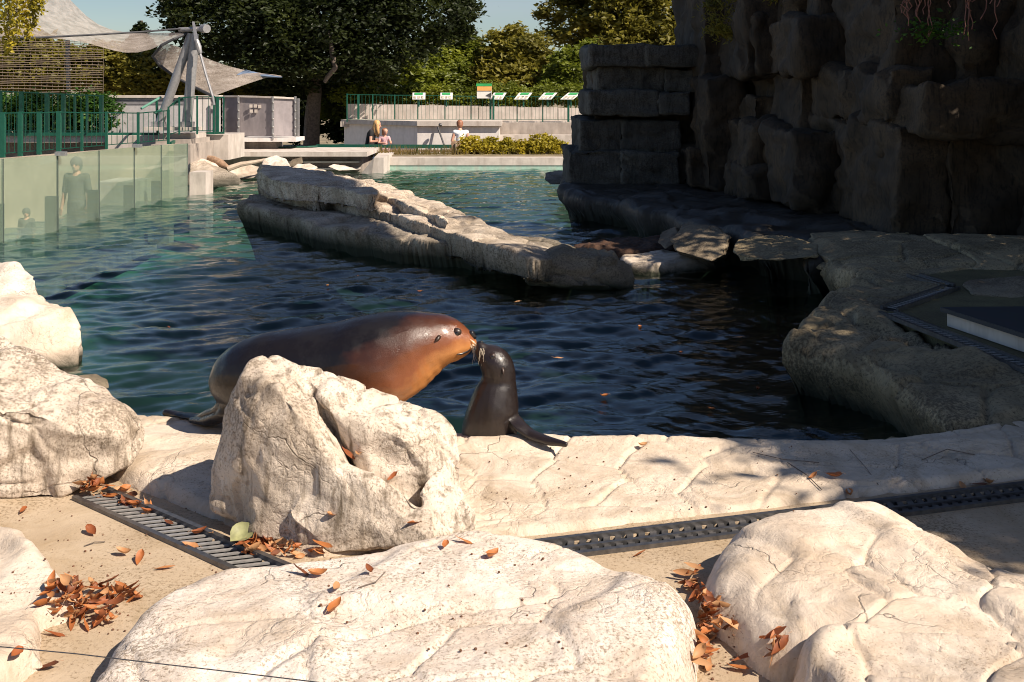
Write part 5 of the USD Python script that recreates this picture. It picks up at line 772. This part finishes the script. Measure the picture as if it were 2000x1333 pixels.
def figure(label, base, scale, pose, top, bottom, hair, hair_shape, look, seated=True, sleeves=0.5, top_len=1.0):
    """pose: joints in metres for a 1.7 m adult, x right, y away from the camera, z up from the seat/ground at base."""
    o = thing('person', label, 'person', base); B = np.asarray(base, float); J = {k: B + np.array(v) * scale for k, v in pose.items()}; R = lambda r: r * scale
    ch = lambda *js: chain([(*J[a], R(r)) for a, r in js], 16)
    hd = chain([(*(J['head'] + np.array([0, 0, 0.03]) * scale), R(0.095)), (*(J['head'] + np.array(look) * 0.03 * scale + np.array([0, 0, -0.06]) * scale), R(0.062))], 18)
    nose = chain([(*(J['head'] + np.array(look) * 0.095 * scale), R(0.016)), (*(J['head'] + np.array(look) * 0.112 * scale + np.array([0, 0, -0.025]) * scale), R(0.014))], 10)
    parts_ = [hd, nose, ch(('neck', 0.055), ('head', 0.05)), ch(('chest', 0.125), ('neck', 0.06)), ch(('hips', 0.14), ('chest', 0.13))]
    for s in 'lr':
        parts_ += [ch(('sh' + s, 0.058), ('el' + s, 0.042), ('wr' + s, 0.03)), ch(('chest', 0.11), ('sh' + s, 0.06)), ch(('hips', 0.12), ('kn' + s, 0.07), ('an' + s, 0.045))]
        w, e = J['wr' + s], J['el' + s]; d = (w - e) / np.linalg.norm(w - e); side = np.cross(d, (0, 0, 1)); side /= np.linalg.norm(side)
        parts_.append(chain([(*w, R(0.028)), (*(w + d * R(0.07)), R(0.026))], 10))
        for f in range(4): parts_.append(chain([(*(w + d * R(0.07) + side * R(0.018 * (f - 1.5))), R(0.010)), (*(w + d * R(0.12) + side * R(0.018 * (f - 1.5)) - [0, 0, R(0.012)]), R(0.009)), (*(w + d * R(0.145 - 0.006 * abs(f - 1.3)) + side * R(0.016 * (f - 1.5)) - [0, 0, R(0.034)]), R(0.008))], 8))
        parts_.append(chain([(*(w + d * R(0.02) + side * R(0.025)), R(0.011)), (*(w + d * R(0.07) + side * R(0.05)), R(0.009))], 8))
    part(o, 'body', soften(union(parts_), R(0.02), 6), M['skin'], True)
    sh = [ch(('hips', 0.152), ('chest', 0.142)), ch(('chest', 0.138), ('shl', 0.07)), ch(('chest', 0.138), ('shr', 0.07))]
    for s in 'lr':
        e = J['sh' + s] + (J['el' + s] - J['sh' + s]) * sleeves
        if sleeves > 0: sh.append(chain([(*J['sh' + s], R(0.07)), (*e, R(0.058))], 14))
    part(o, 'shirt', soften(union(sh), R(0.025), 5), top, True)
    part(o, 'trousers', soften(union([ch(('hips', 0.16), ('kn' + s, 0.085), ('an' + s, 0.06)) for s in 'lr']), R(0.025), 4), bottom, True)
    part(o, 'hair', soften(union([chain([(*(J['head'] + np.array(q[:3]) * scale), R(q[3])) for q in hs], 16) for hs in hair_shape]), R(0.02), 4), hair, True)
    face(o, J['head'], R(0.10), look); return o
def sit(lean, look): return None
ground_z = -0.02
# woman and girl on a bench behind the green rail
bn = thing('bench', 'plain bench mostly hidden behind the green handrail', 'bench', (*P(745, 0, 32.6)[:2], -0.02)); x0, x1 = S(700 - 1000, 32.6), S(930 - 1000, 32.6); part(bn, 'seat', box(x0, x1, 32.5, 32.95, 0.34, 0.40), M['wood']); [part(bn, 'leg', box(x - 0.05, x + 0.05, 32.55, 32.9, -0.02, 0.34), M['wood']) for x in (x0 + 0.3, (x0 + x1) / 2, x1 - 0.3)]
figure('seated woman with long blond hair in a black top facing the small girl', (S(722 - 1000, 32.7), 32.7, 0.40), 1.0,
       dict(hips=(0, 0, 0.12), chest=(0.05, 0, 0.46), neck=(0.12, 0, 0.64), head=(0.24, -0.02, 0.76), shl=(0.05, 0.18, 0.56), shr=(0.06, -0.18, 0.56), elr=(0.06, -0.26, 0.26), wrr=(0.30, -0.24, 0.27), ell=(0.12, 0.2, 0.3), wrl=(0.36, 0.1, 0.3), knl=(0.42, 0.12, 0.10), anl=(0.45, 0.12, -0.34), knr=(0.42, -0.1, 0.10), anr=(0.45, -0.1, -0.34)),
       M['black_cloth'], M['black_cloth'], M['hair_blond'], [[(-0.02, 0, 0.05, 0.108), (-0.07, 0, -0.06, 0.09), (-0.05, -0.04, -0.22, 0.07), (0.02, -0.06, -0.34, 0.035)], [(0.0, -0.07, 0.02, 0.06), (0.02, -0.1, -0.16, 0.05), (0.05, -0.1, -0.3, 0.03)]], (0.95, -0.3, -0.3), sleeves=0.4)
figure('small girl with reddish hair in a pink top beside the woman', (S(750 - 1000, 32.5), 32.5, 0.40), 0.74,
       dict(hips=(0, 0, 0.12), chest=(0.03, -0.02, 0.42), neck=(0.04, -0.02, 0.58), head=(0.06, -0.04, 0.76), shl=(-0.14, 0.02, 0.52), shr=(0.19, -0.05, 0.52), ell=(-0.20, -0.14, 0.3), wrl=(0.04, -0.26, 0.3), elr=(0.30, -0.12, 0.30), wrr=(0.32, -0.3, 0.32), knl=(0.0, -0.36, 0.1), anl=(0.0, -0.4, -0.3), knr=(0.18, -0.36, 0.1), anr=(0.18, -0.4, -0.3)),
       M['pink_cloth'], M['pink_cloth'], M['hair_red'], [[(-0.02, 0.03, 0.05, 0.105), (-0.07, 0.05, -0.08, 0.07)], [(-0.06, 0.0, 0.06, 0.08), (-0.10, 0.0, -0.12, 0.045)]], (0.5, -0.85, -0.1), sleeves=0.4)
figure('seated man in a white sleeveless top seen from behind', (S(899 - 1000, 32.7), 32.7, 0.40), 1.0,
       dict(hips=(0, 0.0, 0.12), chest=(0.02, 0.06, 0.46), neck=(-0.02, 0.09, 0.62), head=(-0.02, 0.14, 0.76), shl=(-0.17, 0.04, 0.54), shr=(0.19, 0.04, 0.54), ell=(-0.25, 0.0, 0.28), wrl=(-0.16, 0.2, 0.2), elr=(0.25, 0.05, 0.26), wrr=(0.14, 0.3, 0.22), knl=(-0.12, 0.44, 0.1), anl=(-0.12, 0.46, -0.34), knr=(0.14, 0.44, 0.1), anr=(0.14, 0.46, -0.34)),
       M['white_cloth'], M['jeans'], M['hair_red'], [[(0, -0.01, 0.05, 0.106), (0, -0.04, -0.02, 0.09)]], (-0.2, 0.98, -0.1), sleeves=0.0)
# two visitors behind the glass
pose_st = dict(hips=(0, 0, 0.92), chest=(0, 0, 1.28), neck=(0, 0, 1.45), head=(0.0, -0.02, 1.58), shl=(-0.165, 0, 1.37), shr=(0.165, 0, 1.37), ell=(-0.22, 0.02, 1.10), wrl=(-0.25, -0.04, 0.85), elr=(0.22, 0.0, 1.10), wrr=(0.22, -0.06, 0.86), knl=(-0.09, 0, 0.5), anl=(-0.09, 0, 0.08), knr=(0.09, 0, 0.5), anr=(0.09, 0, 0.08))
figure('standing visitor in dark clothes seen dimly behind the glass barrier', (S(150 - 1000, 19.4), 19.4, -0.8), 1.0, pose_st, M['grey_cloth'], M['grey_cloth'], M['grey_cloth'], [[(0, 0.0, 0.05, 0.108), (0, 0.04, -0.04, 0.09)]], (0, -1, 0), seated=False, sleeves=0.95)
figure('small child behind the first glass pane at left, only head and shoulders showing', (S(52 - 1000, 18.6), 18.6, -0.95), 0.60, pose_st, M['grey_cloth'], M['grey_cloth'], M['grey_cloth'], [[(0, 0.0, 0.05, 0.112), (0, 0.04, -0.04, 0.09)]], (0.3, -1, 0), seated=False, sleeves=0.95)

# ---------------------------------------------------------------- dry leaves
M['dry_leaf'] = material('dry_leaf', {'oi': ('object_info', {}), 'g': ('geometry', {}), 'n': ('noise_texture', {'scale': 40.0, 'detail': 3.0}), 'a': ('math', {'math_type': 'multiply_add', 'value2': 0.3}), 'r': ('rgb_ramp', {'ramp': [(0.1, (0.09, 0.035, 0.018)), (0.4, (0.30, 0.085, 0.025)), (0.75, (0.45, 0.16, 0.045)), (1.1, (0.50, 0.30, 0.15))]}), 'p': ('principled_bsdf', {'roughness': 0.6}), 't': ('translucent_bsdf', {}), 'm': ('mix_closure', {'fac': 0.25})},
    [('g.position', 'n.vector'), ('n.fac', 'a.value1'), ('oi.random', 'a.value3'), ('a.value', 'r.fac'), ('r.color', 'p.base_color'), ('r.color', 't.color'), ('p.BSDF', 'm.closure1'), ('t.BSDF', 'm.closure2')], 'm.closure')
def leaf_mesh(L, W, curl, fold, seed):
    r = np.random.default_rng(seed); n = 7; V = []
    for i in range(n):
        s = i / (n - 1); w = W * math.sin(PI * s ** 0.85) ** 0.8 if 0 < i < n - 1 else 0.001; z = curl * (s - 0.5) ** 2 * 4 * L + 0.004; tw = 0.6 * (s - 0.5)
        for k in (-1, 0, 1): V.append(((s - 0.5) * L, k * w * math.cos(tw), z + abs(k) * fold * w + k * w * math.sin(tw) + r.normal(0, 0.0012)))
    F = []
    for i in range(n - 1):
        for k in range(2): a = i * 3 + k; F += [(a, a + 3, a + 4), (a, a + 4, a + 1)]
    return trimesh.Trimesh(V, F, process=False)
leaf_first = {}
def put_leaf(kind, loc, label, rot, sc, group):
    if kind not in leaf_first:
        L, W, c, f = ((0.085, 0.014, 0.10, 0.6), (0.075, 0.017, 0.18, 0.8), (0.095, 0.012, 0.06, 0.4), (0.065, 0.016, 0.28, 1.0))[kind]
        o = thing('dry_leaf', label, 'leaf', loc, group); pth = str(o.GetPath()); q = usdkit.mesh(stage, pth + '/blade', leaf_mesh(L, W, c, f, 40 + kind), M['dry_leaf'], smooth=True); usdkit.mesh(stage, pth + '/stalk', tube([(-L / 2, 0, 0.01 + c * L), (-L / 2 - 0.015, 0.002, c * L + 0.004)], 0.001, 4), M['wood'])
        x = UsdGeom.Xformable(o); x.AddRotateXYZOp().Set(Gf.Vec3f(*map(float, rot))); x.AddScaleOp().Set(Gf.Vec3f(*([float(sc)] * 3))); leaf_first[kind] = o
    else: copy_of(leaf_first[kind], loc, label, rot, sc, group)
import itertools
TOPS = []
def ground_at():                        # heights under the leaves, from the finished meshes near the camera
    V = []
    for q in stage.Traverse():
        if q.GetTypeName() == 'Mesh' and q.GetPath().GetParentPath() == '/World' and q.GetName().split('_0')[0] in ('deck', 'rock_ledge', 'rock_slab', 'boulder'):
            v = np.array(UsdGeom.Mesh(q).GetPointsAttr().Get()); V.append(v[(v[:, 1] < 6.2) & (np.abs(v[:, 0]) < 4.2)])
    return np.vstack(V)
GV = ground_at(); GK = cKDTree(GV[:, :2])
def ray(px, py):                        # where a photo direction first meets the ground near the camera
    d = P(px, py, 1.0) - np.array([0, 0, CH]); ts = np.linspace(2.2, 6.0, 420); q = np.array([0, 0, CH]) + ts[:, None] * d
    ds, ix = GK.query(q[:, :2], k=6); h = np.where(ds < 0.03, GV[ix, 2], -9).max(1); hit = np.nonzero(q[:, 2] <= h + 0.002)[0]
    return q[hit[0]] if len(hit) else None
r = np.random.default_rng(99)
HEAPS = [('dry orange leaf in the heap between the bottom left slab and the broad white slab', 'leaves heaped at bottom left', 95, [(95, 1150), (125, 1140), (150, 1150), (230, 1165), (282, 1162), (240, 1200), (210, 1232), (180, 1235), (95, 1215), (85, 1185)], 0.05),
         ('dry orange leaf at the foot of the centre boulder on the drain', 'leaves at the foot of the centre boulder', 42, [(470, 1072), (500, 1060), (560, 1072), (640, 1078), (640, 1090), (560, 1092), (480, 1092)], 0.025),
         ('dry orange leaf on the drain below the left boulder', 'leaves on the left drain', 42, [(140, 942), (175, 940), (220, 955), (290, 985), (300, 1010), (250, 1000), (190, 975), (150, 965)], 0.02),
         ('dry orange leaf in the gap between the white slab and the hollowed rock', 'leaves in the gap at right', 75, [(1335, 1125), (1362, 1130), (1385, 1180), (1420, 1215), (1430, 1240), (1370, 1265), (1385, 1310), (1360, 1320), (1362, 1250), (1366, 1190)], 0.04),
         ('dry leaf lying in front of the bottom right corner rock', 'leaves by the bottom right rock', 10, [(1490, 1250), (1530, 1250), (1535, 1285), (1495, 1290)], 0.02)]
for lb, gp, n, poly, thick in HEAPS:
    pg = sg.Polygon(poly); x0, y0, x1, y1 = pg.bounds; c = 0
    for _ in range(4000):
        if c >= n: break
        px, py = r.uniform(x0, x1), r.uniform(y0, y1)
        if not pg.contains(sg.Point(px, py)): continue
        q = ray(px, py)
        if q is None or q[2] > 0.40: continue
        q = q + [0, 0, 0.004 + thick * r.uniform(0, 1) ** 1.5]
        put_leaf(int(r.integers(4)), q, lb, (r.normal(0, 34), r.normal(0, 26), r.uniform(0, 360)), r.uniform(0.45, 1.05), gp); c += 1
SINGLE = [(46, 1001, 0), (180, 1042, 1), (330, 1025, 0), (390, 1045, 3), (408, 1043, 2), (370, 1072, 1), (322, 1113, 2), (105, 1243, 2), (30, 1283, 1), (90, 1310, 0), (655, 1152, 0), (655, 1193, 1), (650, 1010, 3), (768, 936, 1), (700, 890, 0), (680, 890, 2), (720, 1118, 1), (590, 1122, 2), (620, 1128, 3), (870, 1070, 1), (960, 1092, 3), (905, 1060, 2), (1450, 1290, 2), (1440, 1310, 0), (1590, 935, 3), (1630, 934, 1), (1910, 950, 2), (1880, 955, 0), (1930, 946, 1), (1662, 970, 3), (1250, 1085, 2), (812, 1025, 0), (1255, 873, 3), (240, 1085, 3), (275, 1095, 1)]
for px, py, k in SINGLE:
    q = ray(px, py)
    if q is None: continue
    place = 'on the broad white slab' if 560 < px < 1000 and py > 1060 else 'on the tan deck at left' if px < 440 else 'on the rock in the shade at right' if px > 1500 else 'near the centre boulder' if px < 950 else 'near the right hand rocks'
    put_leaf(k, q + [0, 0, 0.004], f'single dry leaf lying {place}', (r.normal(0, 10), r.normal(0, 10), r.uniform(0, 360)), r.uniform(0.7, 1.1), 'single dry leaves ' + place)
for i, l in enumerate(([(1538, 905), (1575, 930), (1605, 958)], [(1660, 880), (1690, 915), (1715, 948)], [(1470, 885), (1530, 900), (1600, 905)], [(1800, 900), (1850, 880), (1905, 890)], [(700, 1150), (735, 1140), (752, 1120)], [(165, 1068), (185, 1062), (205, 1060)])):
    q = [ray(*c) for c in l]
    if all(c is not None for c in q): solo('twig', tube([c + [0, 0, 0.004 + 0.003 * (k == 1)] for k, c in enumerate(q)], 0.0022, 5), M['bark'], ['thin twig pointing at the edge of the tree shadow', 'thin twig on the shaded ledge right of the shadow edge', 'long twig lying along the ledge across the shadow edge', 'twig on the dark stained shaded ledge at far right', 'short twig on the broad white slab', 'short twig on the tan deck at left'][i], 'twig')
for px, py in ((1250, 640), (1330, 690), (1180, 775), (1480, 762), (1010, 590), (640, 560), (330, 640), (700, 540), (1390, 800), (1090, 700), (820, 570), (1440, 660)):
    put_leaf(int(r.integers(4)), PZ(px, py, 0.012), 'dry leaf floating on the pool water', (r.normal(0, 5), r.normal(0, 5), r.uniform(0, 360)), r.uniform(0.7, 1.0), 'leaves floating on the pool')
# crumbs: seeds and bits
q = []
for _ in range(280):
    k = r.integers(5)
    px, py = (r.uniform(90, 260), r.uniform(1130, 1240)) if k == 0 else (r.uniform(0, 430), r.uniform(985, 1160)) if k == 1 else (r.uniform(560, 1100), r.uniform(1080, 1280)) if k == 2 else (r.uniform(1360, 1440), r.uniform(1180, 1330)) if k == 3 else (r.uniform(950, 1560), r.uniform(870, 1000))
    g = ray(px, py)
    if g is not None: q.append(sphere(g + [0, 0, 0.002], r.uniform(0.0015, 0.005), 1, (1, 1, 0.8)))
solo('leaf_litter', cat(q), plain('brown_crumbs', (0.12, 0.055, 0.03), 0.9, var=0.4, scale=60), 'small brown seeds and crumbs scattered over slabs and deck', 'litter', kind='stuff')
g = ray(475, 1060)
gl_ = leaf_mesh(0.11, 0.045, 0.25, 0.9, 5); gl_.apply_transform(trimesh.transformations.euler_matrix(0.5, -0.35, 0.7)); gl_.apply_translation(g + [0, 0, 0.02]); solo('green_leaf', gl_, plain('grey_green_leaf', (0.20, 0.20, 0.09), 0.6, var=0.25, scale=30), 'large curled grey green leaf on the drain by the centre boulder', 'leaf', smooth=True)
wp = [P(-60, 1256, 2.3), P(0, 1263, 2.3), P(150, 1277, 2.28), P(300, 1295, 2.26), P(450, 1312, 2.24), P(600, 1330, 2.22), P(720, 1345, 2.2)]
solo('thin_wire', tube(wp, 0.0012, 6), M['rope'], 'thin dark wire strung across the bottom left corner', 'wire')
